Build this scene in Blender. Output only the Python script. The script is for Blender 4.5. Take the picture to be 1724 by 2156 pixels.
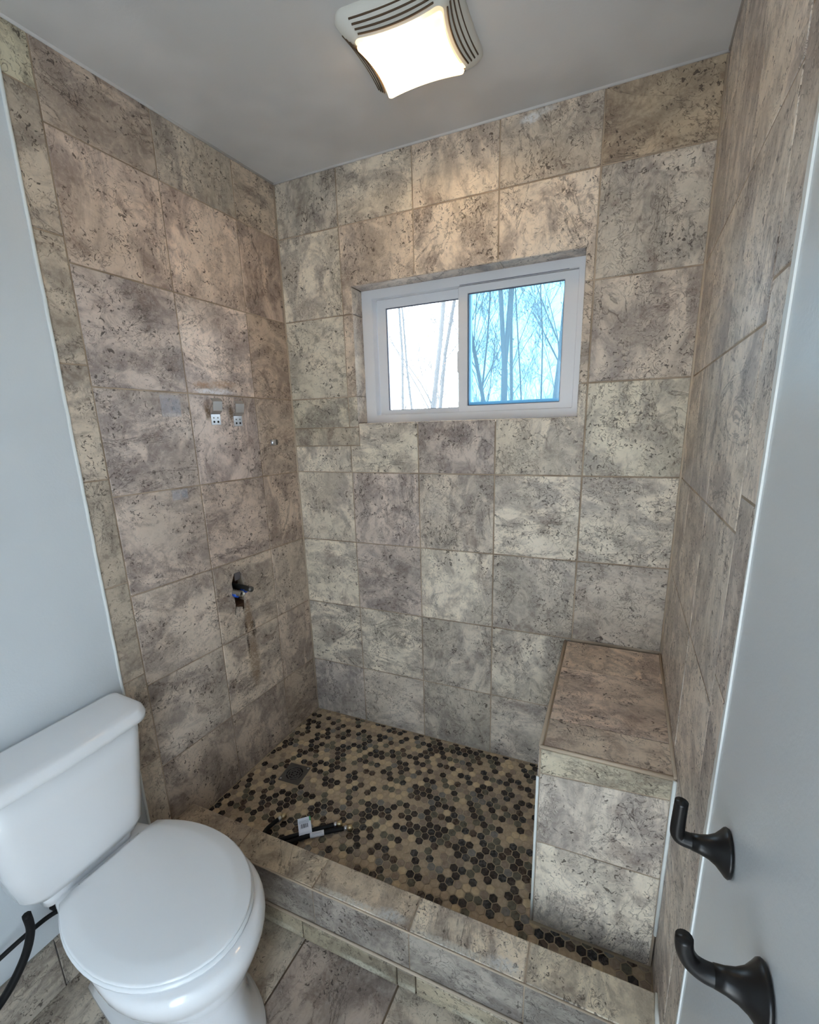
import bpy, bmesh, math, random
from mathutils import Vector, Matrix

# ------------------------------------------------------------------ clear
for o in list(bpy.data.objects):
    bpy.data.objects.remove(o, do_unlink=True)
scene = bpy.context.scene
COL = scene.collection
R = random.Random(7)

# ------------------------------------------------------------------ camera
cam_d = bpy.data.cameras.new('camera')
cam_d.sensor_fit = 'AUTO'
cam_d.sensor_width = 36.0
cam_d.lens = 942.12 * 36.0 / 2156.0
cam_d.shift_x = (862 - 840.16) / 2156.0
cam_d.shift_y = (1110.82 - 1078) / 2156.0
cam_d.clip_start = 0.02
cam = bpy.data.objects.new('camera', cam_d)
COL.objects.link(cam)
CAM = Vector((1.26791, -1.70085, 1.47188))
cr = Vector((0.918329, 0.394425, -0.033167))
cu = -Vector((0.062526, -0.227296, -0.971816))
cb = -Vector((-0.390848, 0.890374, -0.233394))
cam.matrix_world = Matrix(((cr.x, cu.x, cb.x, CAM.x), (cr.y, cu.y, cb.y, CAM.y), (cr.z, cu.z, cb.z, CAM.z), (0, 0, 0, 1)))
scene.camera = cam

# ------------------------------------------------------------------ exposure, sky, sun
vs = scene.view_settings
vs.view_transform = 'Standard'
vs.look = 'None'
vs.exposure = 1.9
vs.gamma = 1.0
vs.use_curve_mapping = False

SKY_STRENGTH = 2.7
SUN_STRENGTH = 3.0
LAMP_EMISSION = 0.08
BULB_POWER = 0.75

world = bpy.data.worlds.new('sky')
scene.world = world
world.use_nodes = True
wn = world.node_tree.nodes
wl = world.node_tree.links
bg = wn['Background']
geo = wn.new('ShaderNodeNewGeometry')
sep = wn.new('ShaderNodeSeparateXYZ')
wl.new(geo.outputs['Incoming'], sep.inputs[0])
mlt = wn.new('ShaderNodeMath'); mlt.operation = 'MULTIPLY'; mlt.inputs[1].default_value = -1.0
wl.new(sep.outputs['Z'], mlt.inputs[0])
ramp = wn.new('ShaderNodeValToRGB')
wl.new(mlt.outputs[0], ramp.inputs[0])
e = ramp.color_ramp.elements
e[0].position = 0.0; e[0].color = (0.86, 0.95, 1.0, 1)
e[1].position = 0.7; e[1].color = (0.54, 0.76, 1.0, 1)
wl.new(ramp.outputs[0], bg.inputs[0])
bg.inputs[1].default_value = SKY_STRENGTH

sun_d = bpy.data.lights.new('sun', 'SUN')
sun_d.energy = SUN_STRENGTH
sun_d.angle = 0.01
sun_d.color = (1.0, 0.94, 0.85)
sun = bpy.data.objects.new('sun', sun_d)
COL.objects.link(sun)
sun.rotation_euler = Vector((0.85, 0.25, -0.55)).to_track_quat('-Z', 'Y').to_euler()

# ------------------------------------------------------------------ measured room
X0, X5 = 0.0249, 1.5325          # back corners
SKL, SKR = 0.074, 0.058          # side walls splay
ZF, ZC = 0.0243, 2.4030          # shower floor, ceiling
ZB = -0.110                      # bathroom floor
T = 0.308                        # tile module along x
RZ = 0.31459                     # row module
YEND = -2.55
G = 0.0045                       # joint width
SLOPE = 0.0221                   # rows rise towards the room on the side walls

# ------------------------------------------------------------------ helpers
def link(o, parent=None):
    COL.objects.link(o)
    if parent is not None:
        o.parent = parent
    return o

def tag(o, label=None, cat=None, group=None, kind=None):
    if label: o['label'] = label
    if cat: o['category'] = cat
    if group: o['group'] = group
    if kind: o['kind'] = kind
    return o

def empty(name, loc=(0, 0, 0), rz=0.0):
    o = bpy.data.objects.new(name, None)
    o.empty_display_size = 0.05
    o.location = loc
    o.rotation_euler = (0, 0, rz)
    COL.objects.link(o)
    return o

def obj(name, bm, mats, parent=None, smooth=False, matrix=None):
    bmesh.ops.recalc_face_normals(bm, faces=bm.faces)
    me = bpy.data.meshes.new(name)
    bm.to_mesh(me); bm.free()
    if not isinstance(mats, (list, tuple)): mats = [mats]
    for m in mats: me.materials.append(m)
    if smooth:
        for p in me.polygons: p.use_smooth = True
    o = bpy.data.objects.new(name, me)
    if matrix is not None: o.matrix_local = matrix
    return link(o, parent)

def add_box(bm, x0, x1, y0, y1, z0, z1, mi=0, fn=None):
    v = [bm.verts.new(p) for p in ((x0, y0, z0), (x1, y0, z0), (x1, y1, z0), (x0, y1, z0), (x0, y0, z1), (x1, y0, z1), (x1, y1, z1), (x0, y1, z1))]
    if fn:
        for q in v: q.co = fn(q.co)
    fs = []
    for idx in ((0, 3, 2, 1), (4, 5, 6, 7), (0, 1, 5, 4), (1, 2, 6, 5), (2, 3, 7, 6), (3, 0, 4, 7)):
        f = bm.faces.new([v[i] for i in idx]); f.material_index = mi; fs.append(f)
    return v

def bevel_box(name, x0, x1, y0, y1, z0, z1, b, mat, parent=None, seg=2, matrix=None):
    bm = bmesh.new(); add_box(bm, x0, x1, y0, y1, z0, z1)
    bmesh.ops.bevel(bm, geom=bm.edges[:], offset=b, segments=seg, affect='EDGES', profile=0.5)
    return obj(name, bm, mat, parent, smooth=False, matrix=matrix)

def loft(bm, rings, cap0=True, cap1=True, mi=0):
    rv = [[bm.verts.new(p) for p in r] for r in rings]
    n = len(rv[0])
    for a, b in zip(rv[:-1], rv[1:]):
        for i in range(n):
            f = bm.faces.new((a[i], a[(i + 1) % n], b[(i + 1) % n], b[i])); f.material_index = mi; f.smooth = True
    if cap0: bm.faces.new(rv[0][::-1]).material_index = mi
    if cap1: bm.faces.new(rv[-1]).material_index = mi
    return rv

def tube(bm, pts, rad, n=8, cap=True, mi=0):
    pts = [Vector(p) for p in pts]
    if not isinstance(rad, (list, tuple)): rad = [rad] * len(pts)
    rings = []
    up = None
    for i, p in enumerate(pts):
        a = pts[max(i - 1, 0)]; b = pts[min(i + 1, len(pts) - 1)]
        d = (b - a).normalized()
        if up is None:
            up = d.orthogonal().normalized()
        else:
            up = (up - d * up.dot(d))
            up = up.normalized() if up.length > 1e-6 else d.orthogonal().normalized()
        s = d.cross(up)
        rings.append([p + (up * math.cos(2 * math.pi * k / n) + s * math.sin(2 * math.pi * k / n)) * rad[i] for k in range(n)])
    loft(bm, rings, cap, cap, mi)

def catmull(pts, n=6):
    P = [Vector(p) for p in pts]; out = []
    for i in range(len(P) - 1):
        p0 = P[max(i - 1, 0)]; p1 = P[i]; p2 = P[i + 1]; p3 = P[min(i + 2, len(P) - 1)]
        for k in range(n):
            t = k / n
            out.append(0.5 * ((2 * p1) + (-p0 + p2) * t + (2 * p0 - 5 * p1 + 4 * p2 - p3) * t * t + (-p0 + 3 * p1 - 3 * p2 + p3) * t ** 3))
    out.append(P[-1])
    return out

# ------------------------------------------------------------------ materials
class NT:
    def __init__(self, name):
        self.m = bpy.data.materials.new(name); self.m.use_nodes = True
        self.t = self.m.node_tree; self.n = self.t.nodes; self.l = self.t.links
        self.b = self.n['Principled BSDF']; self.out = self.n['Material Output']
    def new(self, typ, **kw):
        nd = self.n.new(typ)
        for k, v in kw.items():
            if k.startswith('_'): setattr(nd, k[1:], v)
        return nd
    def lk(self, a, b): self.l.new(a, b)
    def val(self, sock, v):
        if hasattr(v, 'is_output') or isinstance(v, bpy.types.NodeSocket): self.l.new(v, sock)
        else: sock.default_value = v
    def math(self, op, a, b=None, c=None, clamp=False):
        nd = self.n.new('ShaderNodeMath'); nd.operation = op; nd.use_clamp = clamp
        self.val(nd.inputs[0], a)
        if b is not None: self.val(nd.inputs[1], b)
        if c is not None: self.val(nd.inputs[2], c)
        return nd.outputs[0]
    def vmath(self, op, a, b=None):
        nd = self.n.new('ShaderNodeVectorMath'); nd.operation = op
        self.val(nd.inputs[0], a)
        if b is not None: self.val(nd.inputs[1], b)
        return nd.outputs[0]
    def noise(self, vec, scale, detail=4, rough=0.55, dist=0.0, color=False):
        nd = self.n.new('ShaderNodeTexNoise')
        self.lk(vec, nd.inputs['Vector'])
        nd.inputs['Scale'].default_value = scale; nd.inputs['Detail'].default_value = detail
        nd.inputs['Roughness'].default_value = rough; nd.inputs['Distortion'].default_value = dist
        return nd.outputs['Color' if color else 'Fac']
    def ramp(self, fac, stops):
        nd = self.n.new('ShaderNodeMapRange'); nd.clamp = True
        self.val(nd.inputs['Value'], fac)
        nd.inputs['From Min'].default_value = stops[0]; nd.inputs['From Max'].default_value = stops[1]
        if len(stops) > 2:
            nd.inputs['To Min'].default_value = stops[2]; nd.inputs['To Max'].default_value = stops[3]
        nd.interpolation_type = 'SMOOTHSTEP'
        return nd.outputs[0]
    def mix(self, fac, a, b, mode='MIX'):
        nd = self.n.new('ShaderNodeMix'); nd.data_type = 'RGBA'; nd.blend_type = mode
        self.val(nd.inputs[0], fac)
        for s, v in ((nd.inputs[6], a), (nd.inputs[7], b)):
            if isinstance(v, tuple): s.default_value = v if len(v) == 4 else v + (1,)
            else: self.lk(v, s)
        return nd.outputs[2]
    def bump(self, h, strength, dist):
        nd = self.n.new('ShaderNodeBump'); nd.inputs['Strength'].default_value = strength; nd.inputs['Distance'].default_value = dist
        self.lk(h, nd.inputs['Height']); self.lk(nd.outputs[0], self.b.inputs['Normal'])
    def coord(self, which='Object'):
        return self.n.new('ShaderNodeTexCoord').outputs[which]

def simple(name, col, rough=0.5, metal=0.0, spec=0.5, bump=None, coat=0.0):
    t = NT(name)
    t.b.inputs['Base Color'].default_value = col + (1,)
    t.b.inputs['Roughness'].default_value = rough
    t.b.inputs['Metallic'].default_value = metal
    t.b.inputs['Specular IOR Level'].default_value = spec
    t.b.inputs['Coat Weight'].default_value = coat
    if bump:
        t.bump(t.noise(t.coord(), bump[0], 3), bump[1], bump[2])
    return t.m

def travertine(name, stains=(), rough=0.42, lift=1.0):
    """porcelain travertine-look tile; each tile object shifts the pattern and tints it by its own colour"""
    t = NT(name)
    oi = t.new('ShaderNodeObjectInfo')
    co = t.coord()
    rnd = oi.outputs['Random']
    comb = t.new('ShaderNodeCombineXYZ')
    t.lk(t.math('MULTIPLY', rnd, 37.0), comb.inputs[0])
    t.lk(t.math('MULTIPLY', t.math('FRACT', t.math('MULTIPLY', rnd, 71.3)), 23.0), comb.inputs[1])
    t.lk(t.math('MULTIPLY', t.math('FRACT', t.math('MULTIPLY', rnd, 313.7)), 19.0), comb.inputs[2])
    rot = t.new('ShaderNodeVectorRotate'); rot.rotation_type = 'Z_AXIS'
    t.lk(co, rot.inputs['Vector'])
    q = t.math('FLOOR', t.math('MULTIPLY', t.math('FRACT', t.math('MULTIPLY', rnd, 17.9)), 4.0))
    t.lk(t.math('MULTIPLY', q, math.pi / 2), rot.inputs['Angle'])
    v = t.vmath('ADD', rot.outputs[0], comb.outputs[0])
    # stretched diagonal bands
    mp = t.new('ShaderNodeMapping'); mp.inputs['Rotation'].default_value = (0, 0, 0.72); mp.inputs['Scale'].default_value = (1, 1.8, 1)
    t.lk(v, mp.inputs[0]); vd = mp.outputs[0]
    cloud = t.noise(vd, 4.6, 8, 0.66, 0.7)
    cloud2 = t.noise(v, 10.0, 8, 0.70, 0.8)
    fine = t.noise(v, 75.0, 5, 0.75)
    med = t.noise(v, 17.0, 6, 0.70, 0.7)
    hue = t.noise(v, 3.4, 3, 0.5)
    cream = (0.90, 0.79, 0.68); grey = (0.42, 0.36, 0.325); brown = (0.29, 0.215, 0.18); green = (0.59, 0.525, 0.44)
    c = t.mix(t.ramp(cloud, (0.42, 0.59)), grey, cream)
    c = t.mix(t.math('MULTIPLY', t.ramp(hue, (0.42, 0.62)), 0.5), c, green)
    c = t.mix(t.math('MULTIPLY', t.ramp(cloud2, (0.53, 0.66)), 0.62), c, brown)
    c = t.mix(t.math('MULTIPLY', t.ramp(med, (0.50, 0.64)), 0.40), c, (0.90, 0.81, 0.70))
    c = t.mix(t.math('MULTIPLY', t.ramp(med, (0.36, 0.48, 1.0, 0.0)), 0.44), c, (0.21, 0.165, 0.14))
    c = t.mix(t.math('MULTIPLY', t.ramp(fine, (0.47, 0.66)), 0.28), c, (0.80, 0.74, 0.66))
    # squiggles: contour lines of noise fields, denser inside patches
    n1 = t.noise(v, 28.0, 3, 0.6, 1.5)
    line = t.ramp(t.math('ABSOLUTE', t.math('SUBTRACT', n1, 0.5)), (0.0, 0.026, 1.0, 0.0))
    glint = t.ramp(t.math('ABSOLUTE', t.math('SUBTRACT', n1, 0.545)), (0.0, 0.022, 1.0, 0.0))  # pale line beside the dark one, painted as an embossed highlight
    patch = t.ramp(t.noise(vd, 7.0, 5, 0.68), (0.43, 0.57, 0.10, 1.0))
    sq = t.math('MULTIPLY', line, patch)
    c = t.mix(t.math('MULTIPLY', t.math('MULTIPLY', glint, patch), 0.35), c, (0.82, 0.77, 0.69))
    n2 = t.noise(v, 80.0, 2, 0.55, 0.9)
    pits = t.math('MULTIPLY', t.ramp(n2, (0.60, 0.655)), t.ramp(t.noise(v, 9.0, 4, 0.65), (0.45, 0.57)))
    n3 = t.noise(vd, 2.6, 7, 0.64, 0.9)
    vein = t.ramp(t.math('ABSOLUTE', t.math('SUBTRACT', n3, 0.47)), (0.0, 0.012, 1.0, 0.0))
    vein = t.math('MULTIPLY', vein, t.ramp(t.noise(v, 4.0, 2, 0.5), (0.44, 0.56)))
    dark = t.math('ADD', t.math('ADD', t.math('MULTIPLY', sq, 0.66), t.math('MULTIPLY', pits, 0.95)), t.math('MULTIPLY', vein, 0.60), clamp=True)
    c = t.mix(t.math('MULTIPLY', dark, 0.88), c, (0.080, 0.058, 0.048))
    # tile-to-tile tone
    k = t.math('ADD', t.math('MULTIPLY', t.math('FRACT', t.math('MULTIPLY', rnd, 191.1)), 0.16), 0.86 * lift)
    kk = t.new('ShaderNodeCombineColor')
    for i in range(3): t.lk(k, kk.inputs[i])
    c = t.mix(1.0, c, kk.outputs[0], 'MULTIPLY')
    c = t.mix(1.0, c, oi.outputs['Color'], 'MULTIPLY')
    for (cx, cy, rx, ry, col, amt) in stains:
        d = t.vmath('SUBTRACT', co, (cx, cy, 0.0))
        wob = t.new('ShaderNodeVectorMath'); wob.operation = 'MULTIPLY_ADD'
        t.lk(t.noise(co, 45.0, 4, 0.7, 0, True), wob.inputs[0]); wob.inputs[1].default_value = (0.02, 0.02, 0.0); t.lk(d, wob.inputs[2])
        d2 = t.vmath('SUBTRACT', wob.outputs[0], (0.01, 0.01, 0.0))
        sc = t.vmath('MULTIPLY', d2, (1 / rx, 1 / ry, 0.0))
        ln = t.new('ShaderNodeVectorMath'); ln.operation = 'LENGTH'; t.lk(sc, ln.inputs[0])
        msk = t.math('MULTIPLY', t.ramp(ln.outputs['Value'], (0.45, 1.15, 1.0, 0.0)), t.ramp(t.noise(co, 110.0, 5, 0.75), (0.36, 0.56, 0.25, 1.0)))
        c = t.mix(t.math('MULTIPLY', msk, amt), c, col)
    t.lk(c, t.b.inputs['Base Color'])
    t.lk(t.ramp(fine, (0.3, 0.8, rough - 0.06, rough + 0.12)), t.b.inputs['Roughness'])
    t.b.inputs['Specular IOR Level'].default_value = 0.5
    h = t.math('SUBTRACT', t.math('ADD', t.math('MULTIPLY', cloud2, 0.5), t.math('MULTIPLY', fine, 0.25)), t.math('MULTIPLY', dark, 0.7))
    h = t.math('ADD', h, t.math('MULTIPLY', med, 0.5))
    t.bump(h, 0.55, 0.0025)
    return t.m

M = {}
M['tile'] = travertine('travertine_tile')
def grout(name, a, b):
    t = NT(name)
    n = t.noise(t.coord(), 6.0, 5, 0.6)
    t.lk(t.mix(t.ramp(n, (0.35, 0.65)), a, b), t.b.inputs['Base Color'])
    t.b.inputs['Roughness'].default_value = 0.85
    return t.m
M['grout'] = grout('wall_grout', (0.47, 0.37, 0.275), (0.29, 0.215, 0.15))
M['grout_floor'] = grout('floor_grout', (0.10, 0.07, 0.05), (0.16, 0.11, 0.07))
M['grout_hex'] = grout('mosaic_grout', (0.52, 0.42, 0.29), (0.42, 0.325, 0.215))
def paint(name, col, rough, bs, bd, patch=0.0):
    t = NT(name)
    co = t.coord()
    n = t.noise(co, 2.2, 3, 0.5)
    c2 = tuple(x * (1 - patch) for x in col)
    t.lk(t.mix(t.ramp(n, (0.40, 0.62)), col, c2), t.b.inputs['Base Color'])
    t.b.inputs['Roughness'].default_value = rough
    t.bump(t.noise(co, bs, 3, 0.6), 0.25, bd)
    return t.m
M['wall_paint'] = paint('white_wall_paint', (0.665, 0.70, 0.725), 0.30, 160.0, 0.0012, 0.05)
M['ceiling_paint'] = paint('flat_ceiling_paint', (0.69, 0.67, 0.66), 0.75, 120.0, 0.0012, 0.15)
M['caulk'] = simple('white_caulk', (0.80, 0.82, 0.80), 0.45)
M['caulk_tan'] = simple('tan_caulk', (0.50, 0.40, 0.30), 0.6)
M['porcelain'] = simple('white_porcelain', (0.87, 0.87, 0.88), 0.08, 0, 0.5, coat=0.3)
M['seat_plastic'] = simple('white_seat_plastic', (0.88, 0.89, 0.90), 0.16)
M['vinyl'] = simple('white_vinyl', (0.74, 0.74, 0.77), 0.35)
M['gasket'] = simple('grey_gasket', (0.10, 0.11, 0.16), 0.5)
M['black'] = simple('oil_rubbed_bronze', (0.006, 0.005, 0.005), 0.33, 0.0, 0.4)
M['nickel'] = simple('brushed_steel', (0.62, 0.63, 0.66), 0.28, 1.0)
M['dark_steel'] = simple('tarnished_steel', (0.16, 0.155, 0.15), 0.42, 0.85)
M['void'] = simple('dark_void', (0.008, 0.007, 0.006), 0.9)  # near-black colour standing in for shade inside hollows
M['rubber'] = simple('black_rubber', (0.006, 0.006, 0.0065), 0.6, spec=0.25)
M['brass'] = simple('dull_brass', (0.50, 0.40, 0.24), 0.35, 1.0)
M['copper'] = simple('corroded_thread', (0.45, 0.43, 0.38), 0.4, 0.9)
M['blue'] = simple('blue_seal', (0.02, 0.10, 0.55), 0.35)
M['flap'] = simple('grey_flap', (0.12, 0.11, 0.12), 0.6)
M['stud'] = simple('dark_wood_stud', (0.12, 0.06, 0.035), 0.8, bump=(40, 0.4, 0.002))
M['housing'] = simple('ivory_fan_housing', (0.72, 0.70, 0.64), 0.45)
M['slot_shade'] = simple('fan_slot_shade', (0.10, 0.062, 0.035), 0.8)  # brown painted in for the shade inside the fan openings
M['paper'] = simple('tag_paper', (0.80, 0.82, 0.90), 0.6)
M['ink'] = simple('tag_ink', (0.06, 0.06, 0.09), 0.7)
M['ink_grey'] = simple('tag_grey_print', (0.42, 0.45, 0.52), 0.7)
M['green'] = simple('tag_green_print', (0.03, 0.28, 0.08), 0.6)
M['subfloor'] = simple('plain_plaster', (0.5, 0.5, 0.5), 0.9)
# window glass; a bluish translucent veil stands in for glare, stronger on the right
def glass(name, veil, tint):
    t = NT(name)
    tr = t.new('ShaderNodeBsdfTransparent'); tr.inputs[0].default_value = tint + (1,)
    tl = t.new('ShaderNodeBsdfTranslucent'); tl.inputs[0].default_value = (0.75, 0.88, 1.0, 1)
    gl = t.new('ShaderNodeBsdfGlossy'); gl.inputs['Roughness'].default_value = 0.02
    m1 = t.new('ShaderNodeMixShader'); m1.inputs[0].default_value = veil
    t.lk(tr.outputs[0], m1.inputs[1]); t.lk(tl.outputs[0], m1.inputs[2])
    fr = t.new('ShaderNodeFresnel'); fr.inputs[0].default_value = 1.3
    m2 = t.new('ShaderNodeMixShader'); t.lk(fr.outputs[0], m2.inputs[0])
    t.lk(m1.outputs[0], m2.inputs[1]); t.lk(gl.outputs[0], m2.inputs[2])
    t.lk(m2.outputs[0], t.out.inputs['Surface'])
    return t.m
M['glass_tinted'] = glass('tinted_window_glass', 0.17, (0.60, 0.87, 0.99))  # right pane: tint holds the sky colour, veil lifts the trunks like glare
def dimmer_material():  # added sheet that darkens the sky behind the right pane
    t = NT('sky_dimmer_sheet')
    tr = t.new('ShaderNodeBsdfTransparent'); tr.inputs[0].default_value = (1, 1, 1, 1)
    df = t.new('ShaderNodeBsdfDiffuse'); df.inputs[0].default_value = (0.03, 0.03, 0.035, 1)
    m1 = t.new('ShaderNodeMixShader'); m1.inputs[0].default_value = 0.37
    t.lk(tr.outputs[0], m1.inputs[1]); t.lk(df.outputs[0], m1.inputs[2]); t.lk(m1.outputs[0], t.out.inputs['Surface'])
    return t.m
M['sky_dimmer'] = dimmer_material()
M['glass_veiled'] = glass('veiled_window_glass', 0.05, (0.98, 1.0, 1.0))  # left pane: thin veil painted in as glare
def film(name):
    t = NT(name)
    tr = t.new('ShaderNodeBsdfTransparent')
    pr = t.b; pr.inputs['Base Color'].default_value = (0.75, 0.76, 0.85, 1); pr.inputs['Roughness'].default_value = 0.12
    m1 = t.new('ShaderNodeMixShader'); m1.inputs[0].default_value = 0.14
    t.lk(tr.outputs[0], m1.inputs[1]); t.lk(pr.outputs[0], m1.inputs[2]); t.lk(m1.outputs[0], t.out.inputs['Surface'])
    return t.m
M['film'] = film('clear_plastic_film')
def diffuser():
    t = NT('lit_diffuser')
    tl = t.new('ShaderNodeBsdfTranslucent'); tl.inputs[0].default_value = (0.92, 0.80, 0.62, 1)
    em = t.new('ShaderNodeEmission'); em.inputs[0].default_value = (1.0, 0.76, 0.50, 1); em.inputs[1].default_value = LAMP_EMISSION
    a = t.new('ShaderNodeAddShader'); t.lk(tl.outputs[0], a.inputs[0]); t.lk(em.outputs[0], a.inputs[1])
    t.lk(a.outputs[0], t.out.inputs['Surface'])
    return t.m
M['diffuser'] = diffuser()
def bark(name, a, b):
    t = NT(name)
    t.lk(t.mix(t.noise(t.coord(), 5.0, 4, 0.6), a, b), t.b.inputs['Base Color']); t.b.inputs['Roughness'].default_value = 0.9
    return t.m
M['bark'] = bark('grey_bark', (0.035, 0.032, 0.036), (0.075, 0.065, 0.068))
M['bark_pale'] = bark('pale_bark', (0.05, 0.045, 0.044), (0.095, 0.085, 0.08))
M['brush'] = bark('dry_brush', (0.10, 0.065, 0.045), (0.17, 0.115, 0.08))
M['leaf'] = bark('dry_leaf', (0.26, 0.13, 0.07), (0.32, 0.18, 0.10))
M['ground'] = bark('leaf_litter', (0.28, 0.20, 0.13), (0.40, 0.31, 0.22))

# ------------------------------------------------------------------ tiles
def inset_poly(poly, d):
    n = len(poly); out = []
    for i in range(n):
        p0, p1, p2 = Vector(poly[i - 1]), Vector(poly[i]), Vector(poly[(i + 1) % n])
        e1 = (p1 - p0).normalized(); e2 = (p2 - p1).normalized()
        n1 = Vector((-e1.y, e1.x)); n2 = Vector((-e2.y, e2.x))
        den = 1 + n1.dot(n2)
        out.append(p1 + (n1 + n2) * (d / max(den, 0.2)))
    return out

tile_cache = {}
def tile_mesh(poly, th, bev, mat, hole=None):
    """poly counter-clockwise in the tile's own plane; front face at z=0"""
    key = (tuple((round(p[0], 4), round(p[1], 4)) for p in poly), round(th, 4), mat.name) if hole is None else None
    if key in tile_cache: return tile_cache[key]
    bm = bmesh.new()
    inner = inset_poly(poly, bev)
    a = [bm.verts.new((p[0], p[1], -th)) for p in poly]
    b = [bm.verts.new((p[0], p[1], -bev * 0.8)) for p in poly]
    c = [bm.verts.new((p[0], p[1], 0)) for p in inner]
    n = len(poly)
    for r0, r1 in ((a, b), (b, c)):
        for i in range(n): bm.faces.new((r0[i], r0[(i + 1) % n], r1[(i + 1) % n], r1[i]))
    if hole is None:
        bm.faces.new(c)
    else:
        h = [bm.verts.new((p[0], p[1], 0)) for p in hole]
        hb = [bm.verts.new((p[0], p[1], -th)) for p in hole]
        m = len(h)
        for i in range(m): bm.faces.new((h[i], h[(i + 1) % m], hb[(i + 1) % m], hb[i]))
        es = []
        for ring in (c, h):
            k = len(ring)
            for i in range(k):
                ed = bm.edges.get((ring[i], ring[(i + 1) % k])) or bm.edges.new((ring[i], ring[(i + 1) % k])); es.append(ed)
        bmesh.ops.triangle_fill(bm, use_beauty=True, use_dissolve=False, edges=es)
    bmesh.ops.recalc_face_normals(bm, faces=bm.faces)
    me = bpy.data.meshes.new('tile'); bm.to_mesh(me); bm.free()
    me.materials.append(mat)
    if key is not None: tile_cache[key] = me
    return me

class Frame:
    """a plane: origin, right axis, up axis (front normal = right x up)"""
    def __init__(self, o, a, b):
        self.o = Vector(o); self.a = Vector(a).normalized(); self.b = Vector(b).normalized(); self.n = self.a.cross(self.b).normalized()
    def mat(self, p, q, out=0.0):
        o = self.o + self.a * p + self.b * q + self.n * out
        return Matrix(((self.a.x, self.b.x, self.n.x, o.x), (self.a.y, self.b.y, self.n.y, o.y), (self.a.z, self.b.z, self.n.z, o.z), (0, 0, 0, 1)))

TR = random.Random(11)
def put_tile(parent, fr, poly, mat=None, tint=None, th=0.009, bev=0.0016, gap=G, hole=None, name='tile', out=None):
    poly = [Vector(p) for p in inset_poly(poly, gap / 2)]
    c = Vector((min(p.x for p in poly) + max(p.x for p in poly), min(p.y for p in poly) + max(p.y for p in poly))) / 2
    loc = [(p.x - c.x, p.y - c.y) for p in poly]
    if hole: hole = [(p[0] - c.x, p[1] - c.y) for p in hole]
    me = tile_mesh(loc, th, bev, mat or M['tile'], hole)
    o = bpy.data.objects.new(name, me)
    if tint is None:
        k = TR.uniform(0.92, 1.04); w = TR.uniform(-0.03, 0.03)
        tint = (k * (1 + w), k, k * (1 - w))
    o.color = (tint[0], tint[1], tint[2], 1)
    link(o, parent)
    o.matrix_local = fr.mat(c.x, c.y, TR.uniform(-0.0004, 0.0004) if out is None else out)
    return o

def rect(x0, x1, z0, z1): return [(x0, z0), (x1, z0), (x1, z1), (x0, z1)]

BROWN = (0.72, 0.64, 0.54); GREY = (0.84, 0.83, 0.84); CREAM = (1.06, 1.06, 1.0); WARM = (0.98, 0.90, 0.82)
MAUVE = (0.84, 0.80, 0.80); DIM = (0.86, 0.80, 0.74); GREEN = (0.90, 0.91, 0.83)

# ------------------------------------------------------------------ back wall
WX0, WX1, WZ0, WZ1 = 0.352, 1.203, 1.464, 1.985
WD = 0.083
bm = bmesh.new()
yb0, yb1 = 0.0026, 0.16
xl, xr = -0.25, 1.75
for (a, b, c, d) in ((xl, WX0 - .005, -0.25, ZC + 0.1), (WX1 + .005, xr, -0.25, ZC + 0.1), (WX0 - .005, WX1 + .005, -0.25, WZ0 - .005), (WX0 - .005, WX1 + .005, WZ1 + .005, ZC + 0.1)):
    add_box(bm, a, b, yb0, yb1, c, d)
wall_back = obj('wall_back', bm, M['grout'])
tag(wall_back, 'travertine tiled shower wall holding the sliding window', 'wall', kind='structure')
FB = Frame((0, 0, 0), (1, 0, 0), (0, 0, 1))
xs = [X0, T, 2 * T, 3 * T, 4 * T, X5]
zs = [ZF] + [RZ * k for k in range(1, 8)] + [ZC - 0.002]
smear = travertine('travertine_paint_smear', stains=[(-0.06, 0.075, 0.035, 0.014, (0.80, 0.80, 0.80), 0.9), (-0.02, 0.085, 0.05, 0.010, (0.75, 0.75, 0.74), 0.5)])
tints_b = {(0, 7): (0.80, 0.80, 0.77), (4, 7): (0.66, 0.58, 0.47), (3, 7): (0.90, 0.86, 0.80), (2, 7): (0.98, 0.93, 0.86), (1, 7): (0.94, 0.93, 0.87),
           (0, 6): CREAM, (4, 6): (0.82, 0.81, 0.78), (4, 5): (0.84, 0.80, 0.76), (0, 5): (0.95, 0.96, 0.9), (4, 4): GREEN,
           (0, 4): GREEN, (0, 3): (0.98, 0.97, 0.92), (1, 3): MAUVE, (2, 3): (0.88, 0.86, 0.82), (3, 3): CREAM, (4, 3): CREAM,
           (0, 2): CREAM, (1, 2): MAUVE, (2, 2): CREAM, (3, 2): (0.84, 0.83, 0.80), (4, 2): (0.84, 0.82, 0.79),
           (0, 1): CREAM, (1, 1): CREAM, (2, 1): (0.88, 0.87, 0.83), (3, 1): (0.9, 0.9, 0.85), (0, 0): GREY, (1, 0): (0.92, 0.90, 0.87), (2, 0): (0.84, 0.83, 0.79), (3, 0): (0.86, 0.85, 0.82)}
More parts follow.
